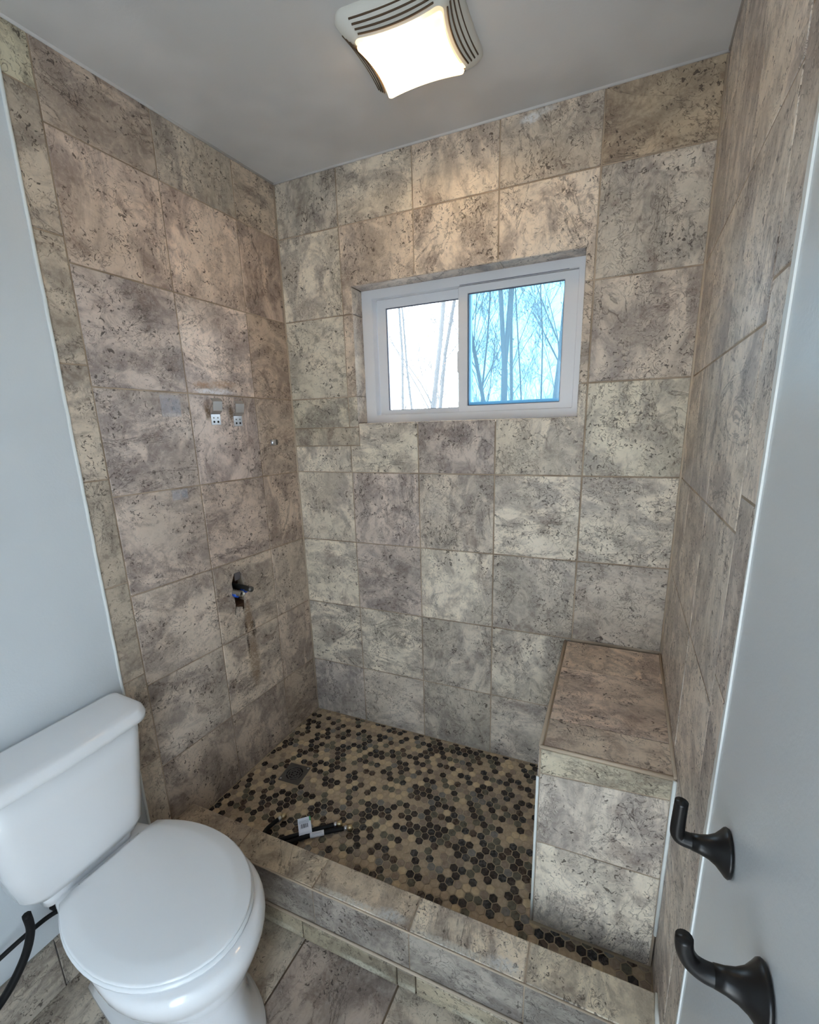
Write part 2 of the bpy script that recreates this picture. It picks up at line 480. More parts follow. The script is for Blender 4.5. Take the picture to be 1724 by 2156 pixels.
for i in range(5):
    for j in range(8):
        a, b, c, d = xs[i], xs[i + 1], zs[j], zs[j + 1]
        tn = tints_b.get((i, j))
        mt = smear if (i, j) == (3, 7) else None
        if j in (4, 5, 6) and i in (1, 2, 3):
            if j == 4:
                if i == 1:
                    put_tile(wall_back, FB, [(a, c), (b, c), (b, WZ0), (WX0, WZ0), (WX0, 1.373), (a, 1.373)], tint=(0.98, 0.98, 0.92))
                    put_tile(wall_back, FB, rect(a, WX0, 1.449, d), tint=GREEN)
                elif i == 3:
                    put_tile(wall_back, FB, [(a, c), (b, c), (b, d), (WX1, d), (WX1, WZ0), (a, WZ0)], tint=(0.98, 0.97, 0.90))
                else:
                    put_tile(wall_back, FB, rect(a, b, c, WZ0), tint=MAUVE)
            elif j == 5:
                if i == 1: put_tile(wall_back, FB, rect(a, WX0, c, d), tint=WARM)
                elif i == 3: put_tile(wall_back, FB, rect(WX1, b, c, d), tint=DIM)
            else:
                if i == 1:
                    put_tile(wall_back, FB, [(a, c), (WX0, c), (WX0, WZ1), (b, WZ1), (b, d), (a, d)], tint=(0.94, 0.87, 0.79))
                elif i == 3:
                    put_tile(wall_back, FB, [(a, WZ1), (WX1, WZ1), (WX1, c), (b, c), (b, d), (a, d)], tint=(1.0, 0.95, 0.88))
                else:
                    put_tile(wall_back, FB, rect(a, b, WZ1, d), tint=(1.0, 0.95, 0.88))
            continue
        if (i, j) == (0, 4):
            put_tile(wall_back, FB, rect(a, b, c, 1.373), tint=(1.0, 1.0, 0.95))
            put_tile(wall_back, FB, [(a, 1.373), (WX0, 1.373), (WX0, 1.449), (a, 1.449)], tint=(0.86, 0.84, 0.76), gap=0.003)
            put_tile(wall_back, FB, rect(a, b, 1.449, d), tint=GREEN)
            continue
        if i == 4 and j < 2:       # behind the bench
            continue
        put_tile(wall_back, FB, rect(a, b, c, d), tint=tn, mat=mt)
# reveal tiles lining the window opening
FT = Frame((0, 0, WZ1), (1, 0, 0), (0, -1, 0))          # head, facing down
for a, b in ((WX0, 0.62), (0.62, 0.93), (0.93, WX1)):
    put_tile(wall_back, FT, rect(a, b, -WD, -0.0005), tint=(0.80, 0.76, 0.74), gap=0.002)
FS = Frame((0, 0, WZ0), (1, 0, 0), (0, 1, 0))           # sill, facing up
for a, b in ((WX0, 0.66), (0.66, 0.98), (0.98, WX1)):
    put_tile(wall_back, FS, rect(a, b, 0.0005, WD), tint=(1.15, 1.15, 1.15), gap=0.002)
FJ = Frame((WX0, 0, 0), (0, 1, 0), (0, 0, 1))           # left jamb, faces +x
for a, b in ((WZ0, RZ * 5), (RZ * 5, RZ * 6), (RZ * 6, WZ1)):
    put_tile(wall_back, FJ, rect(0.0005, WD, a, b), tint=(1.0, 0.98, 0.96), gap=0.002)
FK = Frame((WX1, 0, 0), (0, -1, 0), (0, 0, 1))
for a, b in ((WZ0, RZ * 5), (RZ * 5, RZ * 6), (RZ * 6, WZ1)):
    put_tile(wall_back, FK, rect(-WD, -0.0005, a, b), tint=(1.0, 0.98, 0.96), gap=0.002)

# ------------------------------------------------------------------ left wall
LEDGE = -0.911
def LWx(y): return X0 + SKL * y
def RWx(y): return X5 + SKR * y
LN = Vector((1, -SKL, 0)).normalized()
RN = Vector((-1, SKR, 0)).normalized()
HY0, HY1, HZ0, HZ1 = -0.470, -0.365, 0.715, 0.915      # plumbing opening in the backing
bm = bmesh.new()
def left_map(out):
    return lambda p: Vector((LWx(p.y) + p.x * LN.x, p.y + p.x * LN.y, p.z))
lm = left_map(0)
zt = ZC + 0.05
for (y0, y1, z0, z1) in ((HY1, 0.02, ZF - 0.2, zt), (LEDGE, HY0, ZB - .12, zt), (HY0, HY1, ZF - 0.2, HZ0), (HY0, HY1, HZ1, zt)):
    add_box(bm, -0.12, -0.0026, y0, y1, z0, z1, 0, lm)
add_box(bm, -0.12, 0.0, YEND, LEDGE, ZB - .12, zt, 1, lm)
# cavity walls behind the opening
add_box(bm, -0.125, -0.119, HY0 - .02, HY1 + .02, HZ0 - .02, HZ1 + .02, 2, lm)
wall_left = obj('wall_left', bm, [M['grout'], M['wall_paint'], M['void']])
tag(wall_left, 'left wall, travertine tiled in the shower and painted white by the toilet', 'wall', kind='structure')
# local frame: right axis runs along +y (towards the corner), so p = y / cos
CL = math.hypot(1, SKL)
FL = Frame((X0, 0, 0), (SKL, 1, 0), (0, 0, 1))
def lp(y, z): return (y * CL, z)
def lquad(y0, y1, z0, z1, f0=True, f1=True):
    """y0<y1; rows rise towards the room"""
    return [lp(y0, z0 - SLOPE * y0 * f0), lp(y1, z0 - SLOPE * y1 * f0), lp(y1, z1 - SLOPE * y1 * f1), lp(y0, z1 - SLOPE * y0 * f1)]
ly = [-0.834, -0.526, -0.218, -0.0015]
rust1 = travertine('travertine_rust_upper', stains=[(-0.030, -0.128, 0.009, 0.040, (0.02, 0.008, 0.005), 1.0), (0.006, -0.135, 0.016, 0.024, (0.012, 0.006, 0.004), 1.0), (-0.012, -0.10, 0.024, 0.09, (0.26, 0.16, 0.085), 0.75)])
rust2 = travertine('travertine_rust_lower', stains=[(-0.028, 0.105, 0.007, 0.05, (0.02, 0.008, 0.005), 1.0), (0.010, 0.145, 0.014, 0.03, (0.02, 0.01, 0.006), 1.0), (-0.005, 0.02, 0.034, 0.15, (0.24, 0.15, 0.08), 0.7)])
chip = travertine('travertine_chipped', stains=[(-0.09, -0.125, 0.045, 0.014, (0.42, 0.26, 0.16), 0.9), (0.0, -0.118, 0.07, 0.016, (0.50, 0.33, 0.22), 0.8), (-0.04, -0.145, 0.10, 0.012, (0.85, 0.84, 0.88), 0.8)])
smudge = travertine('travertine_brown_smudge', stains=[(-0.082, 0.100, 0.012, 0.034, (0.16, 0.095, 0.04), 0.85), (0.022, 0.092, 0.012, 0.034, (0.16, 0.095, 0.04), 0.85)])
hole = [lp(-0.447, 0.870), lp(-0.440, 0.778), lp(-0.449, 0.742), lp(-0.446, 0.735), lp(-0.432, 0.765), lp(-0.408, 0.757), lp(-0.404, 0.728),
        lp(-0.392, 0.745), lp(-0.386, 0.80), lp(-0.384, 0.85), lp(-0.392, 0.890), lp(-0.400, 0.906), lp(-0.430, 0.906)]
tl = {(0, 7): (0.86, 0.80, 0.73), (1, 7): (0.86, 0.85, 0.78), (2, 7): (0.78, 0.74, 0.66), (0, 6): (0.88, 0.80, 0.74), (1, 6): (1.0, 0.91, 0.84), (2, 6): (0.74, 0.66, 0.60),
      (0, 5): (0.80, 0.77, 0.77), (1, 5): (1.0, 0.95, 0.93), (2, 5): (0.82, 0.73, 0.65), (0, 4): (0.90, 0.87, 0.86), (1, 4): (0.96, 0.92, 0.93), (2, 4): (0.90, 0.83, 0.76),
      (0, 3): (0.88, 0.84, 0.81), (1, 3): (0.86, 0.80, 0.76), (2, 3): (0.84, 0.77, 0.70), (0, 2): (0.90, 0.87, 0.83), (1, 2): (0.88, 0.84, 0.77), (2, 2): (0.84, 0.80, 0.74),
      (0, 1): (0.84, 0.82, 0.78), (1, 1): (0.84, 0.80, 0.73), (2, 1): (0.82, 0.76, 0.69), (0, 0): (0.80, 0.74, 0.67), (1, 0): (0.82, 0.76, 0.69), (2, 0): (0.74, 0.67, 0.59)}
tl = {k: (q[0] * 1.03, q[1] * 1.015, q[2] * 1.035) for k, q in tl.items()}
for i in range(3):
    for j in range(8):
        z0 = zs[j]; z1 = zs[j + 1]
        mt = None; hl = None
        if (i, j) == (1, 2): mt, hl = rust1, hole
        if (i, j) == (1, 1): mt = rust2
        if (i, j) == (1, 5): mt = chip
        if (i, j) == (1, 4): mt = smudge
        put_tile(wall_left, FL, lquad(ly[i], ly[i + 1], z0, z1, j > 0, j < 7), mat=mt, hole=hl, tint=tl[(i, j)])
nz = [ZB + 0.01, 0.065, 0.378, 0.694, 1.011, 1.331, 1.648, 1.966, 2.283, ZC - .002]
for k in range(9):
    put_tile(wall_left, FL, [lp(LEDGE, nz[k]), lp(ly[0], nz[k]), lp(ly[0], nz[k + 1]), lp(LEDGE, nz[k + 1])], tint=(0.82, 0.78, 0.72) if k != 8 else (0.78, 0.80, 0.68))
# tile skirting below the white paint
FLb = Frame(FL.o + FL.n * 0.009, FL.a, FL.b)
yk = LEDGE
while yk > YEND + 0.05:
    y2 = max(yk - 0.31, YEND)
    put_tile(wall_left, FLb, [lp(y2, ZB), lp(yk, ZB), lp(yk, 0.066), lp(y2, 0.066)], tint=(0.7, 0.68, 0.64), gap=0.003)
    yk = y2
# white bead where paint meets tile
bm = bmesh.new()
pts = []
for k in range(60):
    z = ZB + 0.02 + (ZC - ZB - 0.03) * k / 59
    pts.append(Vector((LWx(LEDGE), LEDGE + TR.uniform(-.0008, .0008), z)) + LN * 0.001)
tube(bm, pts, 0.0045, 6)
trim_1 = obj('trim_1', bm, M['caulk'], smooth=True)
tag(trim_1, 'white caulk bead between the left painted wall and the shower tile', 'trim', kind='structure')

# plumbing cavity contents: studs
bm = bmesh.new()
add_box(bm, -0.115, -0.03, HY0 - .01, HY0 + 0.03, HZ0, HZ1, 0, lm)
add_box(bm, -0.10, -0.014, HY0, HY1, HZ0 - 0.005, HZ0 + 0.05, 0, lm)
add_box(bm, -0.115, -0.06, HY1 - 0.03, HY1 + 0.01, HZ0, HZ1, 0, lm)
obj('wall_stud', bm, M['stud'], wall_left)

# ------------------------------------------------------------------ right wall
REDGE = -0.960
bm = bmesh.new()
rm = lambda p: Vector((RWx(p.y) + p.x * RN.x, p.y + p.x * RN.y, p.z))
add_box(bm, -0.12, -0.0012, REDGE, 0.02, ZF - 0.3, zt, 0, rm)
add_box(bm, -0.12, -0.0005, YEND, REDGE, ZB - .12, zt, 1, rm)
wall_right = obj('wall_right', bm, [M['grout'], M['wall_paint']])
tag(wall_right, 'right wall, travertine tiled beside the bench and painted white near the hooks', 'wall', kind='structure')
CR = math.hypot(1, SKR)
FR = Frame((X5, 0, 0), (-SKR, -1, 0), (0, 0, 1))
def rp(y, z): return (-y * CR, z)
def rquad(y0, y1, z0, z1, f0=True, f1=True):
    return [rp(y1, z0 - SLOPE * y1 * f0), rp(y0, z0 - SLOPE * y0 * f0), rp(y0, z1 - SLOPE * y0 * f1), rp(y1, z1 - SLOPE * y1 * f1)]
ry = [-0.850, -0.540, -0.230, -0.0015]
for i in range(3):
    for j in range(8):
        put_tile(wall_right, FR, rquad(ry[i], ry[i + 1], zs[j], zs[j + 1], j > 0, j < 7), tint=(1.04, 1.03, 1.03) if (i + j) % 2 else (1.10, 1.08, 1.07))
rz = [ZB + 0.01, 0.09, 0.405, 0.715, 1.025, 1.338, 1.648, 1.960, 2.275, ZC - .002]
for k in range(9):
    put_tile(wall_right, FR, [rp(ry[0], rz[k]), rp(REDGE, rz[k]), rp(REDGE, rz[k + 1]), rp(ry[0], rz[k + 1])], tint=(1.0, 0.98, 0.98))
# ragged paint edge
bm = bmesh.new()
N = 160; top = []; bot = []
for k in range(N + 1):
    z = ZB + 0.02 + (ZC - ZB - 0.03) * k / N
    w = 0.010 + 0.006 * math.sin(k * .13) + TR.uniform(0, 0.005)
    b0 = Vector((RWx(REDGE - 0.004), REDGE - 0.004, z)); b1 = Vector((RWx(REDGE + w), REDGE + w, z))
    top.append((bm.verts.new(b0 + RN * 0.0022), bm.verts.new(b1 + RN * 0.0012), bm.verts.new(b1 - RN * 0.003), bm.verts.new(b0 - RN * 0.003)))
for a, b in zip(top[:-1], top[1:]):
    for q in range(4): bm.faces.new((a[q], a[(q + 1) % 4], b[(q + 1) % 4], b[q]))
bm.faces.new(top[0]); bm.faces.new(top[-1])
trim_2 = obj('trim_2', bm, M['caulk'])
tag(trim_2, 'ragged white paint edge between the right painted wall and the tile', 'trim', kind='structure')

# ------------------------------------------------------------------ ceiling, bathroom floor, front wall
bm = bmesh.new(); add_box(bm, -0.5, 1.75, YEND - .1, 0.16, ZC, ZC + 0.12)
ceiling = obj('ceiling', bm, M['ceiling_paint'])
tag(ceiling, 'flat off-white painted ceiling above the shower', 'ceiling', kind='structure')
bm = bmesh.new()
def tri_bead(a, b, r): tube(bm, [a, (Vector(a) + Vector(b)) / 2, b], r, 6)
tri_bead((X0, 0.0, ZC), (X5, 0.0, ZC), 0.006)
tri_bead((X0, 0, ZC), (LWx(-1.6), -1.6, ZC), 0.006)
tri_bead((X5, 0, ZC), (RWx(-1.6), -1.6, ZC), 0.005)
trim_3 = obj('trim_3', bm, M['ceiling_paint'], smooth=True)
tag(trim_3, 'thin paint bead where the ceiling meets the tiled walls', 'trim', kind='structure')

bm = bmesh.new(); add_box(bm, -0.35, 1.70, YEND - .1, -0.80, ZB - 0.12, ZB - 0.003)
floor = obj('floor', bm, M['grout_floor'])
tag(floor, 'bathroom floor of large square travertine tiles in front of the curb', 'floor', kind='structure')
FF = Frame((0, 0, ZB), (1, 0, 0), (0, 1, 0))
SF = 0.068
fx = [0.527 + 0.318 * k for k in range(-3, 4)]
fy = [-0.848 - 0.318 * k for k in range(0, 6)]
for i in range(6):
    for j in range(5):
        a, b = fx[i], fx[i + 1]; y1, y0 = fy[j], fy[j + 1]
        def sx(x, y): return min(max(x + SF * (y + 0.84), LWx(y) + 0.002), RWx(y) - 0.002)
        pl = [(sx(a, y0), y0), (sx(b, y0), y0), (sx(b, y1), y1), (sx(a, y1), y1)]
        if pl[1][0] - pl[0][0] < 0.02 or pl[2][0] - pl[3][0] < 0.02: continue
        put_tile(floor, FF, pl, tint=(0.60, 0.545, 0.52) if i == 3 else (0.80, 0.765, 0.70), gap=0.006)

bm = bmesh.new()
DX0, DX1, DZ = 0.92, 1.34, 1.95  # unseen doorway, its opening shaped to set the daylight fill
add_box(bm, -0.5, DX0, YEND - .1, YEND, ZB - .12, ZC + .05)
add_box(bm, DX1, 1.75, YEND - .1, YEND, ZB - .12, ZC + .05)
add_box(bm, DX0, DX1, YEND - .1, YEND, DZ, ZC + .05)
wall_front = obj('wall_front', bm, M['wall_paint'])
tag(wall_front, 'white wall behind the camera with a doorway sized for fill light', 'wall', kind='structure')

# ------------------------------------------------------------------ shower floor with hexagon mosaic
CI, CO_ = -0.747, -0.850      # curb inner / outer line
bm = bmesh.new()
fm = lambda p: Vector((p.x, p.y, p.z))
v = add_box(bm, 0, 1, CI - 0.02, 0.01, ZF - 0.2, ZF - 0.0012)
for q in v: q.co.x = LWx(q.co.y) - 0.01 if q.co.x < 0.5 else RWx(q.co.y) + 0.01
floor_shower = obj('floor_shower', bm, M['grout_hex'])
tag(floor_shower, 'sunken shower floor of small brown and tan hexagon mosaic', 'floor', kind='structure')

def hexmat(name, a, b, rough):
    t = NT(name)
    oi = t.new('ShaderNodeObjectInfo')
    co = t.coord('Generated') if False else t.new('ShaderNodeNewGeometry').outputs['Position']
    n = t.noise(co, 90.0, 4, 0.65)
    c = t.mix(t.ramp(n, (0.35, 0.68)), a, b)
    g = t.noise(co, 14.0, 4, 0.6)
    c = t.mix(t.math('MULTIPLY', t.ramp(g, (0.5, 0.72)), 0.22), c, (0.30, 0.25, 0.19))
    t.lk(c, t.b.inputs['Base Color'])
    t.lk(t.ramp(n, (0.3, 0.7, rough, rough + 0.2)), t.b.inputs['Roughness'])
    t.bump(n, 0.3, 0.001)
    return t.m
HEX = [(hexmat('hex_near_black', (0.010, 0.006, 0.006), (0.040, 0.026, 0.022), 0.16), 0.19),
       (hexmat('hex_dark_slate', (0.018, 0.017, 0.019), (0.060, 0.055, 0.052), 0.16), 0.08),
       (hexmat('hex_dark_brown', (0.045, 0.027, 0.018), (0.10, 0.065, 0.045), 0.2), 0.07),
       (hexmat('hex_olive', (0.085, 0.075, 0.048), (0.16, 0.14, 0.10), 0.25), 0.10),
       (hexmat('hex_taupe', (0.25, 0.185, 0.135), (0.36, 0.28, 0.21), 0.3), 0.17),
       (hexmat('hex_tan', (0.41, 0.305, 0.20), (0.53, 0.41, 0.28), 0.35), 0.25),
       (hexmat('hex_cream', (0.56, 0.42, 0.25), (0.68, 0.54, 0.35), 0.4), 0.10),
       (hexmat('hex_grey', (0.15, 0.14, 0.13), (0.24, 0.22, 0.20), 0.25), 0.06)]
BX = lambda y: 1.2045 + 0.039 * y          # bench left face
BY = -0.638                                 # bench front face
BZ = 0.625
P_ = 0.0282; RH = P_ * math.sqrt(3) / 2; HR = (P_ - 0.0034) / math.sqrt(3)
hx = random.Random(5)
def clip(poly, px, py, nx, ny):
    out = []
    for i in range(len(poly)):
        a, b = poly[i - 1], poly[i]
        da = (a[0] - px) * nx + (a[1] - py) * ny; db = (b[0] - px) * nx + (b[1] - py) * ny
        if (da >= 0) != (db >= 0):
            s = da / (da - db); out.append((a[0] + (b[0] - a[0]) * s, a[1] + (b[1] - a[1]) * s))
        if db >= 0: out.append(b)
    return out
def area(p): return abs(sum(p[i - 1][0] * p[i][1] - p[i][0] * p[i - 1][1] for i in range(len(p)))) / 2
DRX, DRY = 0.181, -0.419
cells = []
for r in range(-34, 34):
    for c_ in range(-60, 60):
        x = 0.9955 + c_ * P_ + (0.5 * P_ if r % 2 else 0); y = -0.6383 + r * RH
        if y > 0.02 or y < CI - 0.02 or x < LWx(y) - 0.02 or x > RWx(y) + 0.02: continue
        p = [(x + HR * math.cos(math.radians(90 + 60 * k)), y + HR * math.sin(math.radians(90 + 60 * k))) for k in range(6)]
        p = clip(p, 0, -0.003, 0, -1); p = p and clip(p, 0, CI + 0.003, 0, 1)
        p = p and clip(p, LWx(0) + 0.003, 0, 1, -SKL); p = p and clip(p, RWx(0) - 0.003, 0, -1, SKR)
        if p and x > BX(y) - 0.02 and y > BY - 0.02:
            if y > BY: p = clip(p, BX(0) - 0.004, 0, -1, 0.039) if x < BX(y) + 0.01 else clip(p, 0, BY - 0.004, 0, -1)
            else: p = clip(p, 0, BY - 0.004, 0, -1) if x > BX(y) else p
        if not p or len(p) < 3 or area(p) < 0.00006: continue
        if abs(x - DRX) < 0.054 and abs(y - DRY) < 0.056: continue
        # seen over the curb?
        d = CAM - Vector((x, y, ZF)); s = (CI - y) / d.y if d.y else 0
        seen = (ZF + d.z * s) > 0.107
        full = area(p) > 0.00048
        w = hx.random(); acc = 0; mi = 0
        for k, (m_, ww) in enumerate(HEX):
            acc += ww
            if w <= acc: mi = k; break
        cells.append((x, y, p, mi, seen, full, (CAM - Vector((x, y, ZF))).length))
cells.sort(key=lambda q: q[6])
hexmesh = {}
def hex_faces(bm, p, cx, cy, cz, mi, b=0.0013):
    # make counter-clockwise
    if sum(p[i - 1][0] * p[i][1] - p[i][0] * p[i - 1][1] for i in range(len(p))) < 0: p = p[::-1]
    q = inset_poly(p, b)
    lo = [bm.verts.new((a[0] - cx, a[1] - cy, cz - 0.004)) for a in p]
    md = [bm.verts.new((a[0] - cx, a[1] - cy, cz - 0.0006)) for a in p]
    hi = [bm.verts.new((a[0] - cx, a[1] - cy, cz)) for a in q]
    n = len(p)
    for r0, r1 in ((lo, md), (md, hi)):
        for i in range(n):
            f = bm.faces.new((r0[i], r0[(i + 1) % n], r1[(i + 1) % n], r1[i])); f.material_index = mi
    bm.faces.new(hi).material_index = mi
n_ind = 0
rest = bmesh.new()
for (x, y, p, mi, seen, full, dist) in cells:
    zz = ZF + hx.uniform(-0.0004, 0.0004)
    if n_ind < 298 and seen and full and len(p) == 6:
        if mi not in hexmesh:
            b = bmesh.new(); p0 = [(HR * math.cos(math.radians(90 + 60 * k)), HR * math.sin(math.radians(90 + 60 * k))) for k in range(6)]
            hex_faces(b, p0, 0, 0, 0, 0)
            me = bpy.data.meshes.new('mosaic_tile'); b.to_mesh(me); b.free(); me.materials.append(HEX[mi][0]); hexmesh[mi] = me
        o = bpy.data.objects.new('mosaic_tile', hexmesh[mi]); o.location = (x, y, zz + 0.001)
        o.rotation_euler = (hx.uniform(-.012, .012), hx.uniform(-.012, .012), hx.uniform(-.03, .03))
        link(o, floor_shower); n_ind += 1
    else:
        hex_faces(rest, p, 0, 0, zz + 0.001, mi)
o = obj('mosaic_field', rest, [h[0] for h in HEX], floor_shower)
o['kind'] = 'stuff'

# drain
drain = empty('floor_drain', (DRX, DRY, ZF), 0.055)
tag(drain, 'square dark metal shower drain with round slotted grate', 'drain')
bm = bmesh.new()
HW = 0.049; n = 32; rr = 0.039
o_ = []; i_ = []; o2 = []; i2 = []
for k in range(n):
    a = 2 * math.pi * k / n + math.pi / 4; c, s = math.cos(a), math.sin(a); m_ = HW / max(abs(c), abs(s))
    o_.append(bm.verts.new((c * m_, s * m_, 0.0028))); i_.append(bm.verts.new((c * rr, s * rr, 0.0028)))
    o2.append(bm.verts.new((c * m_, s * m_, -0.004))); i2.append(bm.verts.new((c * rr, s * rr, -0.0005)))
for k in range(n):
    k2 = (k + 1) % n
    bm.faces.new((o_[k], o_[k2], i_[k2], i_[k])); bm.faces.new((o2[k2], o2[k], o_[k], o_[k2])[::-1]); bm.faces.new((i_[k], i_[k2], i2[k2], i2[k]))
obj('plate', bm, M['dark_steel'], drain)
bm = bmesh.new(); loft(bm, [[Vector((0.0395 * math.cos(2 * math.pi * k / 32), 0.0395 * math.sin(2 * math.pi * k / 32), z)) for k in range(32)] for z in (-0.0012, -0.0004)])
obj('cup', bm, M['void'], drain)
bm = bmesh.new()
for r0, r1 in ((0.035, 0.0385), (0.0255, 0.0300), (0.0160, 0.0205), (0.0, 0.0085)):
    n = 40
    rings = []
    for (r, z) in ((max(r0, 1e-4), 0.0), (max(r0, 1e-4), 0.0024), (r1, 0.0024), (r1, 0.0)):
        rings.append([Vector((r * math.cos(2 * math.pi * k / n), r * math.sin(2 * math.pi * k / n), z)) for k in range(n)])
    loft(bm, rings, False, False)
for k in range(6):
    a = math.pi / 3 * k + (0.3)
    for (r0, r1, da) in ((0.0085, 0.016, 0), (0.0205, 0.0255, 0.5), (0.030, 0.035, 0.1)):
        c, s = math.cos(a + da), math.sin(a + da)
        add_box(bm, r0 - .001, r1 + .001, -0.0022, 0.0022, 0.0, 0.0022, 0, lambda p, c=c, s=s: Vector((p.x * c - p.y * s, p.x * s + p.y * c, p.z)))
obj('grate', bm, M['dark_steel'], drain)
for (sx_, sy_) in ((0.041, 0.041), (-0.041, -0.041)):
    bm = bmesh.new(); tube(bm, [(sx_, sy_, 0.002), (sx_, sy_, 0.0036)], 0.004, 10); obj('screw_or_hole', bm, M['nickel'], drain)

# ------------------------------------------------------------------ curb
curb = empty('shower_curb', (0.72, -0.8, ZB))
tag(curb, 'travertine tiled step curb along the front edge of the shower', 'curb')
CZ = 0.107
OFFC = Vector((0.72, -0.8, ZB))
def sub(v3): return Vector(v3) - OFFC
bm = bmesh.new()
v = add_box(bm, 0, 1, CO_ + 0.003, CI - 0.003, ZB - 0.002, CZ - 0.003)
for q in v:
    q.co.x = LWx(q.co.y) + 0.003 if q.co.x < 0.5 else RWx(q.co.y) - 0.003
    q.co = sub(q.co)
obj('core', bm, M['grout'], curb)
FCt = Frame(sub((0, 0, CZ)), (1, 0, 0), (0, 1, 0))
FCf = Frame(sub((0, CO_, 0)), (1, 0, 0), (0, 0, 1))
FCb = Frame(sub((0, CO_ - 0.008, 0)), (1, 0, 0), (0, 0, 1))
FCi = Frame(sub((0, CI, 0)), (-1, 0, 0), (0, 0, 1))
cx = [0.255, 0.565, 0.880, 1.190]
efl = travertine('travertine_efflorescence', stains=[(-0.02, -0.040, 0.14, 0.012, (0.72, 0.68, 0.60), 0.8), (0.10, -0.030, 0.05, 0.018, (0.70, 0.70, 0.68), 0.7)])
cxx = [LWx(-0.8) + 0.004] + cx + [RWx(-0.8) - 0.006]
ctint = [(0.86, 0.77, 0.66), (0.90, 0.83, 0.70), (0.92, 0.84, 0.72), (1.10, 1.06, 0.95), (1.04, 1.02, 0.90)]
for i in range(5):
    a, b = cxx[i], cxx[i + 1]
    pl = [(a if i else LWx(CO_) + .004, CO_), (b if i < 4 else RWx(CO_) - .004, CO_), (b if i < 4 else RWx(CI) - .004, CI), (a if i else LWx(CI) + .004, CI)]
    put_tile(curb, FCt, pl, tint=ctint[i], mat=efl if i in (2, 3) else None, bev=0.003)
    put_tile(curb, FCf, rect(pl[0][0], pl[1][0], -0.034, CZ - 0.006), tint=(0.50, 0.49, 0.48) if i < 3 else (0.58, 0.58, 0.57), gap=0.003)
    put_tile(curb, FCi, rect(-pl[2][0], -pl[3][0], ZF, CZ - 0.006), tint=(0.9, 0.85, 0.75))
bx = [0.005, 0.205, 0.520, 0.842, 0.900, 1.165, 1.478]
base_m = travertine('travertine_base_strip', stains=[(0.06, -0.02, 0.10, 0.014, (0.66, 0.62, 0.50), 0.7)])
for i in range(6):
    put_tile(curb, FCb, rect(bx[i], bx[i + 1], ZB + 0.001, -0.036), tint=(0.58, 0.55, 0.45), mat=base_m, gap=0.004, th=0.010, bev=0.003)
bm = bmesh.new(); tube(bm, [sub((0.02, CO_ - 0.003, -0.034)), sub((0.7, CO_ - 0.003, -0.035)), sub((1.47, CO_ - 0.003, -0.034))], 0.0045, 6)
obj('grout_bead', bm, M['caulk_tan'], curb, smooth=True)
bm = bmesh.new(); tube(bm, [sub((0.02, CO_ + 0.0005, CZ - 0.0035)), sub((0.7, CO_ + .0005, CZ - 0.0035)), sub((1.475, CO_ + .0005, CZ - 0.0035))], 0.003, 6)
obj('edge_bead', bm, M['caulk_tan'], curb, smooth=True)
bm = bmesh.new(); tube(bm, [sub((RWx(-.75) - 0.003, -0.75, CZ)), sub((RWx(-.80) - 0.003, -0.80, CZ + .001)), sub((RWx(-.85) - 0.003, -0.85, CZ))], [0.003, 0.006, 0.005], 6)
obj('caulk_bead', bm, M['caulk'], curb, smooth=True)

# ------------------------------------------------------------------ bench
bench = empty('shower_bench', (1.36, -0.32, ZF))
tag(bench, 'tall travertine tiled shower bench in the right corner', 'bench')
OB = Vector((1.36, -0.32, ZF))
def sb(v3): return Vector(v3) - OB
bm = bmesh.new()
v = add_box(bm, 0, 1, BY + 0.003, -0.010, ZF + 0.0015, BZ - 0.003)
for q in v:
    q.co.x = BX(q.co.y) + 0.003 if q.co.x < 0.5 else RWx(q.co.y) - 0.004
    q.co = sb(q.co)
obj('core', bm, M['grout'], bench)
FBt = Frame(sb((0, 0, BZ)), (1, 0, 0), (0, 1, 0))
E_ = 0.012
for (y0, y1, tn) in ((-0.208, -0.011, (1.12, 1.01, 0.92)), (-0.507, -0.208, (1.02, 0.93, 0.88)), (BY + E_, -0.507, (1.12, 1.07, 1.02))):
    put_tile(bench, FBt, [(BX(y0) + E_, y0), (RWx(y0) - .006, y0), (RWx(y1) - .006, y1), (BX(y1) + E_, y1)], tint=tn, gap=0.003)
FBf = Frame(sb((0, BY, 0)), (1, 0, 0), (0, 0, 1))
xa, xb = BX(BY) + 0.006, RWx(BY) - 0.008
for (z0, z1, z2, z3, tn) in ((0.543, 0.562, BZ - .006, BZ - .006, (0.80, 0.79, 0.68)), (0.318, 0.322, 0.543, 0.562, (0.92, 0.91, 0.88)), (ZF + .003, ZF + .003, 0.318, 0.322, (1.0, 0.99, 0.93))):
    put_tile(bench, FBf, [(xa, z0), (xb, z1), (xb, z3), (xa, z2)], tint=tn, gap=0.004)
FBs = Frame(sb((BX(0), 0, 0)), (-0.039, -1, 0), (0, 0, 1))
for (p0, p1) in ((0.011, 0.208), (0.208, 0.507), (0.507, -BY - .006)):
    for (z0, z1) in ((ZF + .003, 0.318), (0.318, 0.548), (0.548, BZ - .006)):
        put_tile(bench, FBs, rect(p0, p1, z0, z1), gap=0.004)
bm = bmesh.new()
pts_l = [sb((BX(y) + 0.005, y, BZ - 0.002)) for y in (-0.012, -0.2, -0.4, BY + 0.004)]
tube(bm, pts_l, 0.005, 6)
obj('edge_trim', bm, M['caulk_tan'], bench, smooth=True)
bm = bmesh.new(); tube(bm, [sb((BX(BY) + .004, BY + 0.005, BZ - 0.002)), sb((1.35, BY + 0.005, BZ - 0.002)), sb((RWx(BY) - .008, BY + .005, BZ - .001))], 0.005, 6)
obj('edge_trim', bm, M['caulk_tan'], bench, smooth=True)
